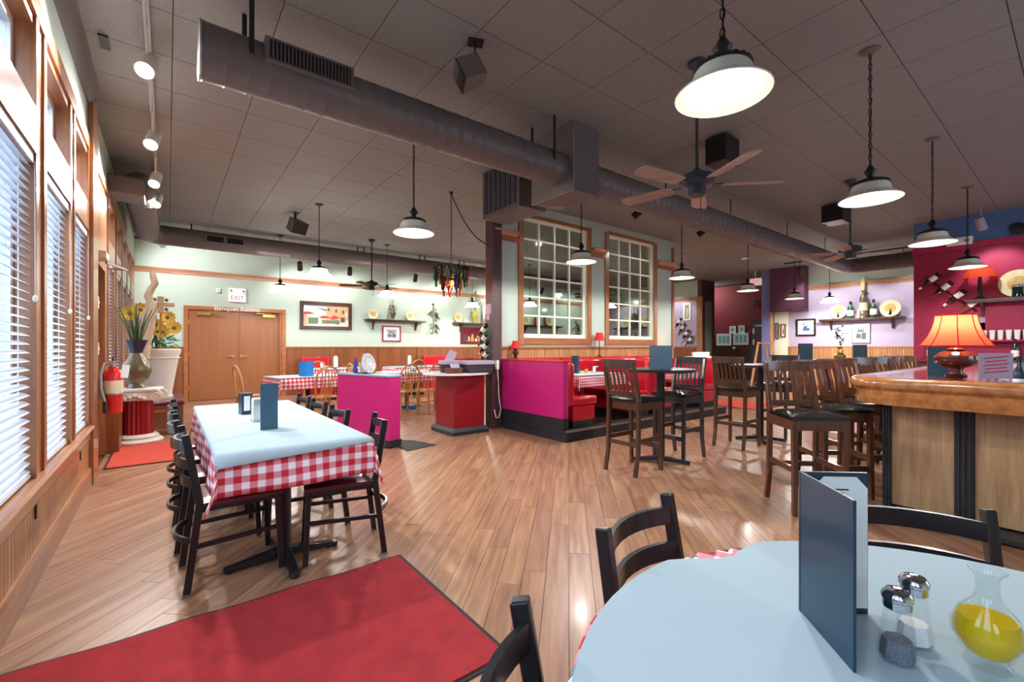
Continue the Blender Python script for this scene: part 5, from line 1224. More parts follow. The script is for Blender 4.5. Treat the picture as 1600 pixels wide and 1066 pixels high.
t = thing('glass_figure', 'slim cobalt blue glass bottle atop the half wall', 'bottle', on_half(.25, .1))
MB().lathe([(.001, 0), (.03, 0), (.034, .05), (.02, .09), (.024, .13), (.013, .17), (.012, .2), (.001, .205)], 16, cap=False).build('glass_body', pm('cobalt_glass', (40, 66, 190), .1, trans=.4, coat=.4), t, 50)

# ================================================================== BACK WALL: PICTURES, SHELVES, PLATES
FRONT = RY1
def picture(label, wall, u0, v0, u1, v1, frame, mats, shapes, fw=.05, dp=.04, mat_in=0., cat='picture', group=None):
    """framed picture hung flat on a wall; shapes: (material index, polygon in 0..1)"""
    if wall == 'far': a, b = atY(u0, v0, FRONT), atY(u1, v1, FRONT); w, h = b[0] - a[0], a[2] - b[2]; loc = ((a[0] + b[0]) / 2, FRONT, (a[2] + b[2]) / 2); rz = 0
    else: a, b = atX(u0, v0, wall), atX(u1, v1, wall); w, h = a[1] - b[1], a[2] - b[2]; loc = (wall, (a[1] + b[1]) / 2, (a[2] + b[2]) / 2); rz = -PI / 2
    t = thing('framed_picture', label, cat, loc, rz, group); x, z = w / 2, h / 2
    MB().b2((-x, -dp, -z), (-x + fw, 0, z)).b2((x - fw, -dp, -z), (x, 0, z)).b2((-x + fw, -dp, z - fw), (x - fw, 0, z)).b2((-x + fw, -dp, -z), (x - fw, 0, -z + fw)).build('frame', frame, t, None, .004)
    MB().b2((-x + fw, -.012, -z + fw), (x - fw, -.002, z - fw)).build('backing', mats[0], t)
    ix, iz = (x - fw) * (1 - mat_in), (z - fw) * (1 - mat_in)
    if shapes:
        m = MB()
        for k, (mi, poly) in enumerate(shapes):
            m.cur = mi; y = -.0122 - .0002 * k
            m.add([(-ix + 2 * ix * px, y, -iz + 2 * iz * py) for px, py in poly], [tuple(range(len(poly)))])
        m.build('print', mats, t)
    return t
def rect(a, b, c, d): return [(a, b), (c, b), (c, d), (a, d)]
pmats = [pm('canvas_cream', (226, 212, 196), .6, var=.12, scale=14), pm('paint_sky', (206, 222, 236), .6, var=.1, scale=10), pm('paint_red', (200, 70, 56), .6, var=.15, scale=12), pm('paint_ochre', (214, 168, 128), .6, var=.15, scale=12), pm('paint_green', (104, 128, 96), .6, var=.2, scale=14), pm('paint_dark', (92, 84, 80), .6, var=.2, scale=14), pm('paint_white', (244, 240, 232), .6)]
sh = [(1, rect(0, .55, .45, 1)), (5, [(.05, 1), (.5, .8), (.5, .72), (.28, .88)]), (6, [(.05, .78), (.45, .66), (.62, .5), (.4, .5), (.1, .68)]), (3, rect(.5, .3, 1, .95)), (2, [(0, .52), (.02, .66), (.12, .68), (.26, .58), (.14, .56)]), (2, [(.32, .42), (.46, .52), (.6, .42), (.44, .36)]), (2, [(.56, .38), (.68, .54), (.8, .42), (.66, .32)]), (4, rect(.1, .1, .32, .4)), (4, rect(.4, .12, .62, .3)), (3, rect(0, .05, .08, .5)), (5, rect(.82, .2, .92, .45)), (4, rect(.62, .1, .8, .3)), (6, rect(.3, .0, .7, .12)), (5, rect(.86, .62, .9, .8)), (5, rect(.7, .68, .74, .84)), (5, rect(.53, .74, .57, .88)), (2, rect(.5, .14, .56, .22)), (6, rect(.94, .5, .97, .7))]
picture('wide framed street cafe painting with red parasols on green wall', 'far', 468, 470, 549, 516, M['walnut'], pmats, sh, .09, .05)
sketch = [(1, rect(.12, .1, .88, .9)), (2, rect(.2, .2, .5, .45)), (2, rect(.55, .15, .82, .5)), (3, rect(.3, .5, .42, .85)), (3, rect(.6, .55, .68, .8)), (2, [(.2, .5), (.5, .7), (.8, .5), (.5, .58)])]
smats = [M['lab'], pm('sketch_grey', (178, 184, 188), .7, var=.2, scale=20), pm('sketch_dark', (92, 100, 108), .7, var=.2, scale=20), pm('sketch_mid', (136, 142, 148), .7)]
picture('small grey print in a red-brown frame under the plate shelf', 'far', 597, 509, 626, 534, M['podium'], smats, sketch, .035, .03, .2)
picture('dark still life painting of bottles behind the podium', 'far', 719, 510, 757, 538, M['walnut'], [M['maroon'], pm('still_ochre', (190, 140, 70), .6, var=.2), pm('still_pale', (206, 196, 180), .6), pm('still_green', (56, 72, 50), .6), pm('still_red', (160, 60, 50), .6)],
        [(3, rect(.12, .1, .2, .5)), (2, rect(.3, .1, .36, .42)), (1, [(.4, .1), (.56, .1), (.52, .6), (.46, .6)]), (2, rect(.6, .1, .7, .3)), (4, rect(.22, .08, .32, .22)), (1, rect(.74, .1, .8, .5)), (3, rect(.86, .1, .93, .44))], .04, .03)
def shelf(label, loc, w, rz, mat, group, d=.24, brackets=True):
    t = thing('wall_shelf', label, 'shelf', loc, rz, group)
    MB().b2((-w / 2, -d, -.035), (w / 2, -.002, 0)).b2((-w / 2 + .02, -d + .02, -.06), (w / 2 - .02, -.002, -.035)).build('shelf_board', mat, t, None, .004)
    for s in (-1, 1):
        x = s * w * .36
        MB().prism([(-.002, -.06), (-d + .06, -.06), (-d + .08, -.09), (-.06, -.2), (-.03, -.3), (-.002, -.3)], -.02, .02).xf(Matrix(((0, 0, 1, x), (1, 0, 0, 0), (0, 1, 0, 0), (0, 0, 0, 1)))).build('bracket', mat, t, fix=True)
    return t
def plate(label, loc, rz, r=.16, group='cream plates on the shelves', bottle_print=False):
    t = thing('decor_plate', label, 'plate', loc, rz, group)
    mm = Matrix.Translation((0, 0, r + .004)) @ Matrix.Rotation(PI / 2 - .17, 4, 'X')
    MB().lathe([(.001, -.012), (r * .55, -.012), (r, .008), (r, .014), (r * .58, -.004), (.001, -.006)], 28, cap=False).xf(mm).build('plate_rim', M['plate'], t, 40)
    MB().lathe([(.001, -.004), (r * .56, -.003), (r * .5, -.0015), (.001, -.0035)], 24, cap=False).xf(mm).build('plate_centre', M['plate_c'], t, 40)
    if bottle_print: MB().lathe([(.001, 0), (r * .14, 0), (r * .14, r * .5), (r * .05, r * .7), (r * .05, r * .95), (.001, r * .95)], 10, (0, -.03, .01), cap=False, sy=.3).build('bottle_motif', M['wine'], t, 40)
    MB().b2((-r * .4, -.02, 0), (r * .4, .03, .006)).build('plate_stand', M['blackm'], t)
    return t
def vase(name, label, loc, prof, mat, cat='vase', n=20):
    t = thing(name, label, cat, loc); MB().lathe([(.001, prof[0][1])] + prof, n, cap=False).build('vase_body', mat, t, 50); return t
def stems(t, z, n, r, h, mat, name, rad=.003, seed=1, lean=.4, cl=None):
    rnd = random.Random(seed)
    for i in range(n):
        a = rnd.random() * 2 * PI; k = rnd.random(); H = h * (.7 + .5 * rnd.random())
        cl = cl or (lambda p: p); MB().tube([cl(Vector(p_)) for p_ in ((r * .2 * math.cos(a), r * .2 * math.sin(a), z), (lean * k * H * .5 * math.cos(a), lean * k * H * .5 * math.sin(a), z + H * .6), (lean * k * H * math.cos(a), lean * k * H * math.sin(a), z + H))], [rad, rad, rad * .4], 4).build(name, mat, t)
def leaves(t, z, n, R, h, mat, name, L=.09, seed=2, droop=.3, w=.022, cl=None):
    cl = cl or (lambda p: p); rnd = random.Random(seed)
    for i in range(n):
        a = rnd.random() * 2 * PI; q = rnd.random() ** .5; b = Vector((R * q * math.cos(a), R * q * math.sin(a), z + h * rnd.random()))
        d = Vector((math.cos(a), math.sin(a), (rnd.random() - droop) * 1.4)).normalized() * L * (.7 + .6 * rnd.random()); s = Vector((-math.sin(a), math.cos(a), .2)) * w
        m_ = b + d * .5 + Vector((0, 0, .012)); MB().add([cl(Vector(p_)) for p_ in (b, m_ + s, b + d, m_ - s, m_ + Vector((0, 0, .006)))], [(0, 1, 4), (1, 2, 4), (2, 3, 4), (3, 0, 4)]).build(name, mat, t)
SZ = 2.07
CLY = lambda p: Vector((p.x, min(p.y, .1), p.z)); CLX = lambda p: Vector((min(p.x, .1), p.y, p.z))   # foliage stays in front of its wall
a, b = atY(568, 498, RY1)[0], atY(661, 503, RY1)[0]
shelf('dark wall shelf with two plates left on the green wall', ((a + b) / 2, RY1, SZ), b - a, 0, M['walnut'], 'dark wall shelves'); SH = SZ + .001
xx = lambda u: atY(u, 495, RY1 - .12)[0]
plate('cream plate at the left end of the green wall shelf', (xx(583), RY1 - .12, SH), 0, .15); plate('cream plate at the right end of the green wall shelf', (xx(641), RY1 - .12, SH), 0, .14)
t = vase('tall_vase', 'green and brown two-handled vase between the shelf plates', (xx(614), RY1 - .12, SH), [(.05, 0), (.05, .02), (.035, .04), (.085, .18), (.09, .22), (.06, .26), (.065, .3), (.035, .37), (.05, .42), (.06, .43)], M['bronze'])
for s in (-1, 1): MB().tube([(s * .05, 0, .41), (s * .1, 0, .4), (s * .1, 0, .34), (s * .06, 0, .28)], .007, 6).build('handle', M['iron'], t)
stems(t, .42, 7, .04, .22, M['reed'], 'dried_stem', .006, 3, .25, cl=CLY)
a = atY(706, 504, RY1)[0]
shelf('dark wall shelf with plate and dried flowers behind the post', (a + 1.1, RY1, SZ), 2.2, 0, M['walnut'], 'dark wall shelves')
plate('cream plate on the shelf behind the bottle chandelier', (xx(716), RY1 - .12, SH), 0, .16)
t = vase('tall_vase', 'yellow and dark vase with dried flowers on the right shelf', (xx(742), RY1 - .13, SH), [(.05, 0), (.06, .03), (.07, .15), (.1, .28), (.09, .36), (.06, .42), (.065, .44)], pm('yellow_glaze', (196, 184, 70), .3, var=.5, scale=7))
leaves(t, .5, 40, .16, .5, M['reed'], 'dried_leaf', .14, 5, .3, .03, cl=CLY); stems(t, .42, 8, .05, .6, M['leafd'], 'stem', .005, 6, .3, cl=CLY)
t = thing('dried_flowers', 'pale dried branches standing on the right shelf', 'dried flowers', (xx(756), RY1 - .13, SH))
MB().lathe([(.001, 0), (.05, 0), (.06, .14), (.001, .14)], 12, cap=False).build('holder', M['reed'], t, 40); stems(t, .14, 16, .05, .75, M['lab'], 'branch', .006, 8, .25, cl=CLY); leaves(t, .5, 40, .2, .5, M['lab'], 'petal', .09, 9, .2, .03, cl=CLY)
m = MB()
t = thing('ornament', 'small white figurines beside the shelf plate', 'ornament', (xx(727), RY1 - .13, SH))
MB().lathe([(.001, 0), (.05, 0), (.03, .05), (.04, .08), (.015, .12), (.001, .14)], 12, cap=False).build('figure', M['plate'], t, 40); MB().sph((.07, 0, .03), .03, 8).build('figure', M['lab'], t, 40)
# olive garland with bottles hanging on the green wall
def garland(label, loc, rz=0, h=.95, n=46, seed=4, group='hanging bottle garlands'):
    t = thing('wall_garland', label, 'garland', loc, rz, group); rnd = random.Random(seed)
    MB().tube([(.02 * math.sin(i * 1.2), -.03, -h * i / 10) for i in range(11)], .01, 5).sph((0, -.03, 0), .035, 8).build('twine', M['wicker'], t)
    for i in range(n):
        z = -h * (.08 + .85 * rnd.random()); a = rnd.random() * 2 * PI; b = Vector((.04 * math.cos(a), -.05, z)); d = Vector((math.cos(a) * .14, -.06 * rnd.random(), -.08 - .06 * rnd.random())); s = Vector((0, 0, .022))
        MB().add([b, b + d * .5 + s, b + d, b + d * .5 - s], [(0, 1, 2), (0, 2, 3)]).build('leaf', M['leafd'], t)
    for i in range(5):
        z = -h * (.16 + .18 * i); s = 1 if i % 2 else -1
        MB().lathe([(.001, 0), (.03, 0), (.032, .12), (.013, .17), (.013, .23), (.001, .23)], 10, cap=False).xf(Matrix.Translation((s * .06, -.06, z)) @ Matrix.Rotation(s * 2.3, 4, 'Y')).build('bottle', M['green_b'] if i % 2 else M['skin'], t, 40)
garland('olive branch and bottle garland on the green wall', (xx(679), RY1 - .002, atY(679, 476, RY1)[2]))
garland('olive garland seen through the left partition window', (atY(899, 500, RY1)[0], RY1 - .002, 2.3), 0, .8, 40, 9)
# third shelf behind the partition window
a = atY(818, 500, RY1)[0]; b = atY(866, 503, RY1)[0]
shelf('dark wall shelf seen through the left partition window', ((a + b) / 2, RY1, SZ), b - a + .5, 0, M['walnut'], 'dark wall shelves')
plate('cream plate seen left in the partition window', (xx(822), RY1 - .12, SH), 0, .19); plate('cream plate seen right in the partition window', (xx(858), RY1 - .12, SH), 0, .19)
bottle('wine_bottle', 'brown bottle between plates seen through the partition window', (xx(836), RY1 - .12, SH), M['g_amber'], 'shelf bottles', .4, .05, False); bottle('wine_bottle', 'dark bottle between plates seen through the partition window', (xx(851), RY1 - .12, SH), M['wicker'], 'shelf bottles', .42, .05, False)
# lilac shelf seen through the right window
y1, y0 = atX(968, 505, XR)[1], atX(1022, 505, XR)[1]
shelf('dark shelf on lilac wall seen through right partition window', (XR, (y0 + y1) / 2, SZ - .02), y1 - y0 + .3, -PI / 2, M['walnut'], 'dark wall shelves')
yy = lambda u: atX(u, 500, XR - .12)[1]
plate('cream plate seen left in the right partition window', (XR - .12, yy(977), SZ - .019), -PI / 2, .22); plate('cream plate seen right in the right partition window', (XR - .12, yy(1010), SZ - .019), -PI / 2, .24)
t = vase('tall_vase', 'large dark urn between plates in the right partition window', (XR - .2, yy(993), SZ - .019), [(.08, 0), (.16, .16), (.17, .3), (.1, .44), (.12, .5), (.07, .56)], M['bronze'])
stems(t, .55, 9, .05, .35, M['reed'], 'dried_stem', .012, 12, .3, cl=CLX)
picture('small grey print under the lilac shelf in the right window', XR, 988, 516, 999, 528, M['grey'], smats, sketch, .03, .03, .1)

# ================================================================== LILAC WALL AND ALCOVE
ya, yb = atX(1283, 500, XR)[1], atX(1416, 495, XR)[1]
LZ = 2.05; shelf('long dark shelf with bottles and plates on the lilac wall', (XR, (ya + yb) / 2, LZ), ya - yb, -PI / 2, M['walnut'], 'dark wall shelves')
yl = lambda u: atX(u, 490, XR - .12)[1]; L1 = LZ + .001
plate('cream plate with bottle motif, left on lilac wall shelf', (XR - .12, yl(1310), L1), -PI / 2, .2, 'cream plates on the shelves', True); plate('cream plate with bottle motif, right on lilac wall shelf', (XR - .12, yl(1391), L1), -PI / 2, .22, 'cream plates on the shelves', True)
bottle('wine_bottle', 'green bottle left of the tall carved figure on lilac shelf', (XR - .12, yl(1329), L1), M['green_b'], 'shelf bottles', .46, .075); bottle('wine_bottle', 'green bottle right of the tall carved figure on lilac shelf', (XR - .12, yl(1365), L1), M['green_b'], 'shelf bottles', .48, .075)
t = vase('tall_vase', 'tall dark vase with pale wheat on the lilac wall shelf', (XR - .12, yl(1349), L1), [(.09, 0), (.085, .05), (.075, .3), (.09, .5), (.08, .56), (.03, .66), (.045, .72), (.06, .74)], M['bronze'])
MB().lathe([(.09, .2), (.092, .21), (.092, .4), (.09, .41)], 20, cap=False).build('label', M['skin'], t, 40)
stems(t, .72, 14, .05, .34, pm('wheat', (226, 218, 150), .8, var=.1), 'wheat_stem', .012, 21, .3, cl=CLX)
leaves(t, .02, 14, .22, .05, M['reed'], 'dried_leaf', .1, 22, .3, .03, cl=CLX)
picture('blue sketch in a dark frame with white mat on lilac wall', XR, 1244, 499, 1275, 525, M['iron'], [M['lab'], M['lab'], pm('sketch_blue', (70, 104, 160), .7, var=.2, scale=20), M['ink']], [(2, rect(.3, .25, .75, .45)), (2, rect(.35, .45, .6, .62)), (3, rect(.3, .7, .4, .78)), (3, rect(.6, .62, .68, .7))], .05, .03, .05)
picture('grey frameless print of a house under the lilac wall shelf', XR, 1331, 505, 1360, 536, M['grey'], smats, sketch, .02, .03, .05)
picture('pale framed print on the lilac pier left of the alcove', XR, 1068, 474, 1080, 501, M['lab'], [pm('print_grey', (150, 156, 146), .7, var=.2), M['lab'], M['plate']], [(2, rect(.3, .1, .7, .75))], .07, .03)
for k, (u0, u1) in enumerate(((1212, 1217), (1220, 1228))):
    picture(['narrow dark framed print on the cream wall, left', 'dark framed print on the cream wall, right'][k], XR - .01, u0, 505 + k * 1.5, u1, 530 - 3 * k, M['walnut'], [M['skin'], M['lab'], M['podium']], [(2, rect(.3, .2, .7, .6))], .03, .03)
for k, (u0, v0, u1, v1) in enumerate(((1140, 510, 1150, 521), (1154, 509, 1164, 521), (1120, 522, 1143, 540), (1146, 521, 1170, 539))):
    picture(['small white notice upper left on maroon wall', 'small white notice upper right on maroon wall', 'large pale green notice board left on maroon wall', 'large pale green notice board beside the alcove door'][k], 17.39, u0, v0, u1, v1, M['white'], [pm('notice_paper_%s' % 'abcd'[k], (176, 214, 208), .6, var=.05), M['ink'], pm('notice_ink_%s' % 'abcd'[k], (110, 160, 160), .6, var=.2)],
            [(2, rect(.1 + .3 * i, .15, .3 + .3 * i, .85)) for i in range(3)] if k > 1 else [(2, rect(.2, .2, .8, .8))], .03, .02, 0., 'notice', 'notices on the maroon wall')
o = tag(MB().sph((0, 0, 0), .05, 10).build('wall_switch', M['lab'], None, 60), 'white round thermostat below the notice boards', 'switch'); o.location = atX(1147, 544, 17.37)
def exit_sign(label, loc, rz, w, h, mount):
    t = thing('exit_sign', label, 'exit sign', loc, rz, 'lit exit signs')
    MB().b2((-w / 2, -.06, -h / 2), (w / 2, 0, h / 2)).build('sign_box', M['exitw'], t, None, .006)
    text_mesh('lettering', 'EXIT', h * (.42 if not mount else .55), M['exitred'], t, (0, -.062, -h * (.22 if not mount else 0)), (PI / 2, 0, 0), .002)
    if mount: MB().cyl((0, -.03, h / 2), (0, -.03, CEIL - loc[2]), .01, n=6).build('hanger', M['white'], t)
    else:
        for s in (-1, 1): MB().lathe([(.001, 0), (.03, 0), (.025, .02), (.001, .02)], 12, cap=False).xf(Matrix.Translation((s * w * .36, -.06, h * .3)) @ Matrix.Rotation(PI / 2, 4, 'X')).build('emergency_lamp', M['grey'], t)
        MB().b2((-w / 2, -.063, h * .1), (w / 2, -.06, h * .12)).build('seam', M['grey'], t)
exit_sign('white exit sign with red letters above the banquet doors', (1.35, RY1 - .0, 2.535), 0, .36, .33, False)
p = atX(1181, 441, 14.6); exit_sign('pink lit exit sign hanging in front of the alcove', p, -PI / 2, .36, .22, True)
t = thing('wall_sensor', 'small white sensor left of the exit sign', 'sensor', (atY(341, 454, RY1)[0], RY1, atY(341, 454, RY1)[2])); MB().b2((-.04, -.05, -.05), (.04, 0, .05)).build('sensor_body', M['lab'], t, None, .006); MB().sph((0, -.05, 0), .018, 8).build('lens', M['grey'], t)
t = thing('easel', 'wooden easel standing before the alcove door', 'easel', (14.2, 5.95, 0), -PI / 2)
for s in (-1, 1): MB().bar((s * .36, -.1, 0), (s * .2, .05, 1.42), .05, .04).build('leg', M['oak'], t)
MB().bar((-.3, -.02, .75), (.3, -.02, .75), .05, .06).bar((-.21, .045, 1.38), (.21, .045, 1.38), .05, .04).build('cross_bar', M['oak'], t); MB().bar((0, .5, 0), (0, .06, 1.35), .04, .03).build('rear_leg', M['oak'], t)
def rack(label, loc, rz, n, step, bm, group='wall bottle racks', tilt=2.2, s=1.):
    t = thing('bottle_rack', label, 'bottle rack', loc, rz, group)
    MB().tube([(step[0] * i * 1. - step[0] * .5, -.05 - .03 * (i % 2), step[1] * i - step[1] * .5) for i in range(n + 1)], .012 * s, 6).build('rack_bar', M['iron'], t)
    for i in range(n):
        mt = Matrix.Translation((step[0] * i, -.11 * s, step[1] * i)) @ Matrix.Rotation(tilt, 4, 'Y') @ Matrix.Scale(s, 4) @ Matrix.Translation((0, 0, -.14))
        b_ = MB().lathe([(.001, 0), (.036, 0), (.037, .19), (.014, .24), (.014, .31), (.001, .31)], 14, cap=False).xf(mt).build('bottle', bm[i % len(bm)], t, 40)
        MB().lathe([(.0378, .05), (.0378, .14)], 14, cap=False).xf(mt).build('label', M['lab'], b_, 40)
        MB().lathe([(.016, .27), (.016, .313), (.001, .314)], 10, cap=False).xf(mt).build('capsule', M['vinyl_r'] if i % 2 else M['lab'], b_, 40)
    return t
p = atX(1456, 440, XB); rack('slanted rack of four wine bottles on the red wall', p, -PI / 2, 4, (.17, -.17), [M['wine'], M['wine'], M['wine'], M['wicker']], tilt=-2.3, s=1.25)
rack('rack of wine bottles hanging on the brown post by the podium', (3.975, 5.75, 1.52), -PI / 2, 4, (.02, -.13), [M['wine'], M['green_b']], tilt=-2.2, s=1.)
p = atX(1064, 505, XR); rack('rack of wine bottles on lilac wall beside the partition', p, -PI / 2, 4, (.14, -.22), [M['wine'], M['green_b']], tilt=-2.5, s=1.5)
# red wall shelf and its things
RZ = 2.1
shelf('dark shelf on the red wall behind the bar', (XB, .62, RZ), 1.45, -PI / 2, M['post_br'], 'dark wall shelves', .3)
t = thing('table_lamp', 'stick lamp with mosaic red shade on the red wall shelf', 'lamp', (XB - .15, 1.17, RZ + .001), 0)
MB().lathe([(.001, 0), (.09, 0), (.09, .02), (.03, .05), (.02, .14), (.035, .2), (.03, .3), (.018, .42), (.001, .42)], 14, cap=False).build('base', M['blackm'], t, 40); MB().lathe([(.24, .38), (.2, .46), (.12, .58), (.1, .6)], 12, cap=False).build('lamp_shade', lampcloth('mosaic_shade', (234, 90, 60)), t)
MB().sph((0, 0, .44), .03, 8).build('bulb', M['bulb'], t, 60)
plate('large oval cream plate with jar motif on the red wall shelf', (XB - .1, .72, RZ + .001), -PI / 2, .24, 'cream plates on the shelves'); bottle('wine_bottle', 'dark blue bottle at the right end of the red wall shelf', (XB - .14, .38, RZ + .001), M['vblue'], 'shelf bottles', .5, .08)
t = thing('jar', 'dark glass jar in front of the oval plate', 'jar', (XB - .24, .72, RZ + .001)); MB().lathe([(.001, 0), (.07, 0), (.07, .19), (.06, .21), (.001, .21)], 14, cap=False).build('jar_body', M['wine'], t, 40); MB().lathe([(.071, .17), (.075, .17), (.075, .2), (.001, .215)], 14, cap=False).build('lid', M['steel'], t, 40)
o = tag(MB().lathe([(.001, 0), (.1, 0), (.1, .03), (.001, .05)], 20, cap=False).xf(Matrix.Rotation(-PI / 2, 4, 'Y')).build('wall_camera', M['blackm'], None, 40), 'round dark dome camera on the blue band over the bar', 'camera'); o.location = atX(1590, 357, XB)
t = thing('wall_box', 'white emergency light box on the blue band over the bar', 'light box', atX(1500, 378, XB), -PI / 2); MB().b2((-.17, -.09, -.07), (.17, 0, .07)).build('box_body', M['white'], t, None, .01); MB().sph((-.1, -.1, .0), .035, 8).build('lamp_head', M['grey'], t); MB().sph((.1, -.1, .0), .035, 8).build('lamp_head', M['grey'], t)
# low tables in front of the lilac wall
for k, (x, y, lb) in enumerate(((9.8, 3.0, 'low dark table behind the bar stools, left'), (11.8, 2.9, 'low dark table near the lilac wall, right'))):
    t = thing('dining_table', lb, 'table', (x, y, 0), 0, 'low tables before the lilac wall'); MB().lathe([(.001, 1.0), (.5, 1.0), (.5, 1.03), (.001, 1.03)], 28, cap=False).build('table_top', M['walnut'], t, 40); MB().cyl((0, 0, .03), (0, 0, 1.0), .05).build('column', M['black'], t); MB().b2((-.35, -.04, 0), (.35, .04, .04)).b2((-.04, -.35, 0), (.04, .35, .039)).build('cross_foot', M['black'], t)
card_box('dark navy menu box on the low table left of the gold vase', (9.62, 3.3, 1.031), .4, .3, .22, M['menu'], M['blackm']); card_box('dark navy menu box before the lilac wall shelf', (11.75, 3.0, 1.031), .4, .28, .22, M['menu'], M['blackm'])
t = vase('gold_vase', 'gold vase with green stems on the low table', (10.05, 2.87, 1.031), [(.06, 0), (.09, .03), (.09, .08), (.04, .12), (.05, .17), (.03, .2), (.05, .24)], M['brass'], 'vase'); leaves(t, .24, 30, .05, .36, M['leafd'], 'leaf', .09, 31, .2)

# ================================================================== BOTTLE CHANDELIER
CHX, CHY = 3.45, 5.99
t = thing('bottle_chandelier', 'chandelier of green and amber wine bottles hanging on a chain', 'chandelier', (CHX, CHY, CEIL))
m = MB().lathe([(.001, -.06), (.012, -.05), (.03, -.01), (.03, 0), (.001, 0)], 12, cap=False)
m.build('ceiling_hook', M['iron'], t, 40)
m = MB()
for i in range(24):
    a = (i % 2) * PI / 2; zc = -.06 - i * .045
    m.tube([(math.cos(a) * .012 * math.cos(q), math.sin(a) * .012 * math.cos(q), zc + .028 * math.sin(q)) for q in [j * PI / 4 for j in range(9)]], .0035, 4, False)
m.build('chain', M['iron'], t)
m = MB().tube([(.24 * math.cos(q * PI / 16), .24 * math.sin(q * PI / 16), -1.2) for q in range(33)], .008, 6).tube([(.13 * math.cos(q * PI / 16), .13 * math.sin(q * PI / 16), -1.32) for q in range(33)], .008, 6)
for k in range(3): m.tube([(0, 0, -1.1), (.24 * math.cos(k * 2.09), .24 * math.sin(k * 2.09), -1.2)], .006, 5)
m.build('ring_frame', M['iron'], t)
def hung(a, r, z, mt):
    MB().lathe([(.001, 0), (.036, -.002), (.037, -.18), (.014, -.23), (.014, -.30), (.001, -.30)], 14, (r * math.cos(a), r * math.sin(a), z), cap=False).build('bottle', mt, t, 40)
for k in range(11): hung(k * 2 * PI / 11, .24, -1.15 - .02 * (k % 2), [M['g_green'], M['g_green'], M['g_amber'], M['green_b']][k % 4])
for k in range(7): hung(k * 2 * PI / 7 + .3, .13, -1.3, [M['g_amber'], M['g_amber'], M['g_blue']][k % 3])
MB().sph((0, 0, -1.4), .04, 10).build('bulb', pm('amber_bulb', (255, 150, 60), .5, emit=10., ecol=(255, 130, 40)), t, 60)
light('POINT', 'lamp_light', t, (0, 0, -1.5), 12, (1, .6, .3), .05)
t = thing('power_cord', 'slack chain cord from chandelier hook to the brown post', 'cord', (0, 0, 0)); p1 = Vector((3.97, 5.72, 2.85)); p0 = Vector((CHX, CHY, CEIL - .04))
MB().tube([p0.lerp(p1, i / 12) - Vector((0, 0, .16 * math.sin(PI * i / 12))) for i in range(13)], .009, 6).build('cord', M['iron'], t)
t = thing('power_cord', 'white power cord looping down beside the brown post', 'cord', (0, 0, 0)); q = lambda u, v: atX(u, v, 3.945)
MB().tube([(4.05, 5.62, .98), (4.06, 5.6, .75), (4.07, 5.6, .5), (4.1, 5.59, .3), (4.06, 5.59, .17), (4.02, 5.6, .17), (3.99, 5.61, .3)], .008, 6).build('cord', M['lab'], t); MB().b2((4.02, 5.58, .92), (4.06, 5.625, 1.06)).build('plug_box', M['lab'], t)
t = thing('wall_notice', 'white paper notice taped on the brown post', 'notice', (3.98, 5.75, 1.86), -PI / 2); MB().b2((-.07, -.003, -.08), (.07, 0, .08)).b2((-.05, -.004, -.17), (.03, 0, -.085)).build('sheet', M['liner'], t)

# ================================================================== LEFT CORNER: PEDESTALS, VASE, FLOWERS, EXTINGUISHER
t = thing('column_pedestal', 'red fluted column pedestal with white scrolled capital', 'pedestal', (-.31, 7.75, 0), math.radians(-10))
MB().lathe([(.001, 0), (.26, 0), (.27, .025), (.25, .05), (.21, .06), (.225, .085), (.19, .115), (.001, .115)], 28, cap=False).build('base', M['stone'], t, 40)
N = 40; m = MB(); vs = []
for z in (.115, .56):
    for k in range(N): r = (.165 if k % 2 else .148) * (1 if z < .3 else .95); vs.append((r * math.cos(2 * PI * k / N), r * math.sin(2 * PI * k / N), z))
m.add(vs, [(k, (k + 1) % N, N + (k + 1) % N, N + k) for k in range(N)] + [tuple(range(N))[::-1], tuple(range(N, 2 * N))]); m.build('fluted_shaft', M['colred'], t)
cp = MB().b2((-.24, -.18, .68), (.24, .18, .72)).b2((-.2, -.16, .56), (.2, .16, .68)).build('capital', M['stone'], t, None, .012)
for s in (-1, 1):
    for y in (-.17, .15): MB().cyl((s * .22, y, .62), (s * .22, y + .03, .62), .07, n=18).build('scroll', M['stone'], cp, 40)
    MB().tube([(s * .22 + .045 * math.cos(q * .6) * (1 - q / 14), -.175, .62 + .045 * math.sin(q * .6) * (1 - q / 14)) for q in range(13)], .008, 5).build('scroll_line', M['stone'], cp)
for i in range(5): MB().sph((-.1 + i * .05, -.175, .63 - .02 * abs(i - 2)), .028, 8).build('rosette', M['stone'], cp, 60)
PV = .721
t = thing('floor_vase', 'bronze and dark blue flared vase on the red column', 'vase', (-.33, 7.75, PV))
MB().lathe([(.001, 0), (.1, 0), (.09, .03), (.075, .06), (.13, .13), (.165, .22), (.15, .31), (.09, .4), (.065, .47)], 24, cap=False).build('vase_body', M['bronze'], t, 50)
MB().lathe([(.066, .465), (.08, .52), (.11, .6), (.125, .64), (.1, .58), (.06, .5)], 20, cap=False).build('vase_neck', M['vblue'], t, 50)
stems(t, .5, 26, .08, .55, M['leafd'], 'grass_blade', .006, 41, .45); stems(t, .5, 10, .08, .5, M['reed'], 'reed', .004, 42, .6)
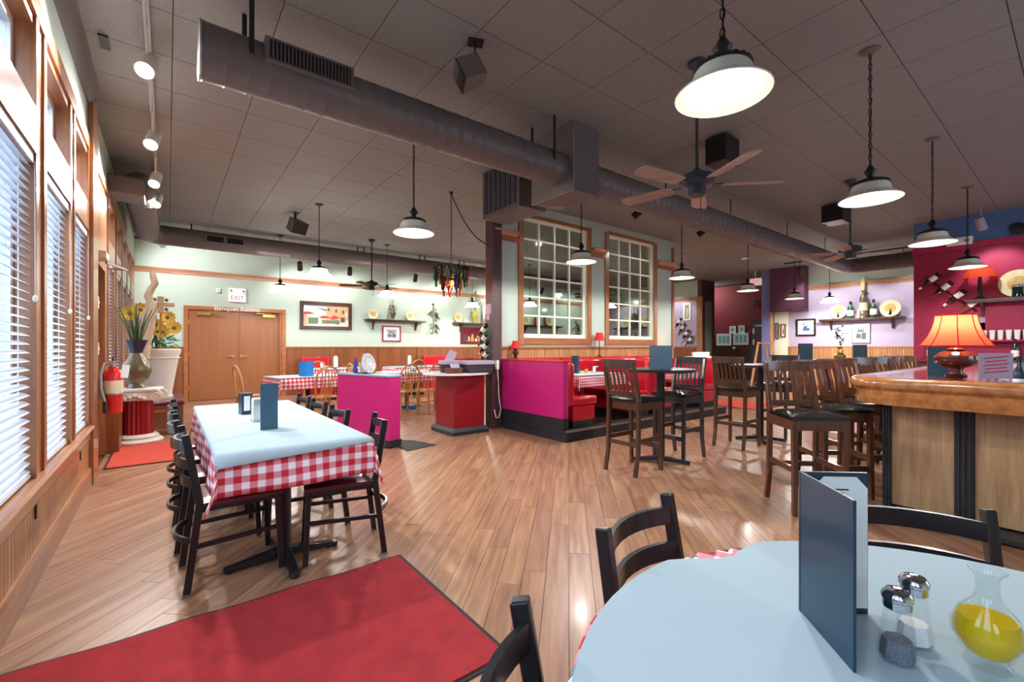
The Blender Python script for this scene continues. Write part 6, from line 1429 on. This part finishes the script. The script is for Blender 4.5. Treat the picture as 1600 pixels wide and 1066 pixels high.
def flower(t, c, r, seed):
    rnd = random.Random(seed); c = Vector(c); fl_ = MB().sph(c, r * .26, 8).build('flower_centre', pm('ochre_centre', (150, 110, 40), .8), t, 60)
    for k in range(12):
        a = k * PI / 6; d = Vector((math.cos(a), -.35, math.sin(a))).normalized(); s = Vector((-math.sin(a), 0, math.cos(a))) * r * .24
        MB().add([c + d * r * .2, c + d * r * .65 + s, c + d * r, c + d * r * .65 - s], [(0, 1, 2, 3)]).build('petal', M['yellow'], fl_)
t2 = thing('sunflower_bunch', 'yellow sunflowers rising behind the bronze vase', 'flowers', (-.1, 8.75, 0))
t3 = thing('stone_urn', 'tall white stone planter urn behind the red column', 'planter', (-.14, 8.72, .481))
MB().lathe([(.001, 0), (.2, 0), (.21, .03), (.195, .06), (.2, .12), (.285, .66), (.3, .68), (.315, .74), (.29, .76), (.27, .72), (.001, .68)], 28, cap=False).build('urn_body', M['stone'], t3, 40)
MB().tube([(.285 * math.cos(q * PI / 16), .285 * math.sin(q * PI / 16), .62) for q in range(33)], .012, 6).build('urn_band', M['stone'], t3)
m = MB().lathe([(.02, 0), (.1, .02), (.11, .12), (.07, .2), (.085, .26), (.05, .33), (.001, .35)], 14, (-.16, -.1, .70), cap=False); m.build('bust_ornament', M['stone'], t3, 50)
leaves(t3, .74, 90, .2, .26, M['leaf'], 'fern_leaf', .16, 51, .55, .02)
t2.location = (-.12, 8.72, 1.2); t2['label'] = 'yellow sunflowers rising out of the white planter urn'
stems(t2, 0, 9, .1, .5, M['leafd'], 'stem', .007, 55, .4)
for k, (x, z) in enumerate(((.12, .52), (-.02, .4), (.2, .36), (-.32, .56), (-.2, .62), (.05, .3))): flower(t2, (x, -.06 - .02 * k, z), .12, k)
t = thing('driftwood_branch', 'tall twisting pale driftwood branch beside the sunflowers', 'branch', (-.2, 8.45, 0))
pts = [atY(u, v, 8.3) for u, v in ((222, 560), (224, 520), (232, 492), (236, 474), (231, 463), (236, 452), (242, 443), (239, 432), (238, 424))]
MB().tube([Vector(p_) - Vector((-.2, 8.45, 0)) for p_ in pts], [.09, .085, .07, .055, .05, .045, .045, .04, .03], 9).build('branch', M['bark'], t, 60)
MB().tube([Vector(atY(u, v, 8.3)) - Vector((-.2, 8.45, 0)) for u, v in ((226, 545), (236, 510), (241, 488), (243, 478))], [.06, .045, .03, .02], 8).build('side_branch', M['bark'], t, 60)
p = atY(251, 476, 8.5); t = thing('wood_cross', 'small carved wooden cross among the sunflowers', 'ornament', (p[0], 8.5, 1.2))
MB().b2((-.012, -.012, 0), (.012, .012, p[2] - 1.2)).build('stake', M['oak'], t); z = p[2] - 1.2
MB().b2((-.17, -.03, z - .03), (.17, .01, z + .03)).b2((-.04, -.032, z - .13), (.04, .012, z + .12)).build('cross_body', M['bark'], t, None, .008)
for dx, dz in ((-.07, .07), (.07, .07), (-.07, -.07), (.07, -.07)): MB().sph((dx, -.02, z + dz), .025, 8).build('boss', M['bronze'], t, 60)
# low bench cabinet behind the pedestal
t = thing('low_cabinet', 'low brown wooden bench cabinet with maroon pad at the left wall', 'cabinet', (-.54, 8.12, 0))
MB().b2((0, 0, 0), (.72, 1.25, .42)).build('cabinet_body', M['wains'], t); MB().b2((.0, -.01, .42), (.74, 1.26, .48)).build('seat_pad', M['vinyl_m'], t, 40, .02)
m = MB().b2((.06, -.012, .06), (.66, 0, .09)).b2((.06, -.012, .33), (.66, 0, .36)).b2((.06, -.012, .09), (.09, 0, .33)).b2((.63, -.012, .09), (.66, 0, .33)); m.build('panel_moulding', M['trim'], t)
t = thing('wall_ledge', 'low panelled ledge jutting from the left wall by the extinguisher', 'ledge', (XL + .021, 7.1, 0))
MB().b2((0, 0, 0), (.10, .55, .62)).build('ledge_body', M['wains'], t); MB().b2((-.0, -.02, .62), (.12, .57, .66)).build('ledge_cap', M['trimY'], t)
# fire extinguisher
t = thing('fire_extinguisher', 'red fire extinguisher with tag hanging on the wooden pier', 'fire extinguisher', (XL + .14, 6.04, .60))
MB().lathe([(.001, 0), (.07, 0), (.078, .012), (.078, .38), (.07, .42), (.03, .455), (.03, .47), (.001, .47)], 20, cap=False).build('cylinder', M['ext'], t, 40)
MB().lathe([(.0785, .2), (.0785, .33)], 20, cap=False).build('label', M['skin'], t, 40)
MB().lathe([(.079, .185), (.08, .19), (.08, .2), (.079, .205)], 20, cap=False).build('strap', M['steel'], t)
v_ = MB().cyl((0, 0, .47), (0, 0, .51), .025, n=10).b2((-.02, -.12, .5), (.02, .03, .53)).build('valve', M['steel'], t)
MB().bar((0, .02, .53), (.02, -.14, .585), .022, .01).build('lever', M['steel'], v_)
MB().tube([(0, .03, .51), (-.06, .02, .5), (-.085, -.03, .4), (-.08, -.08, .25), (-.05, -.1, .12)], .012, 8).build('hose', M['grey'], t, 60); MB().tube([(-.05, -.1, .13), (-.045, -.105, .02)], [.014, .024], 8).build('horn', M['blackm'], t, 60)
MB().box((.1, -.06, .42), (.06, .003, .13), (0, .15, .3)).build('inspection_tag', M['lab'], t)
MB().b2((-.10, -.04, .15), (-.078, .04, .4)).build('wall_bracket', M['steel'], t)
t = thing('door_closer', 'pale door closer arm above the left doorway', 'closer', (XL, 6.3, 2.2)); MB().b2((0, 0, 0), (.07, .3, .08)).build('closer_body', M['muntin'], t, None, .006); MB().bar((.05, .25, -.01), (.2, .6, -.03), .02).bar((.2, .6, -.03), (.03, .7, -.02), .02).build('closer_arm', M['steel'], t)
for k, (z, lb) in enumerate(((1.72, 'pale wall plate above the doorway edge'), (1.25, 'pale wall plate beside the doorway edge'))):
    t = thing('wall_plate', lb, 'switch', (XL + .012, 6.16, z), 0); MB().b2((0, -.03, -.06), (.012, .03, .06)).build('cover', M['muntin'], t); MB().b2((.012, -.008, -.012), (.02, .008, .012)).build('toggle', M['lab'], t)
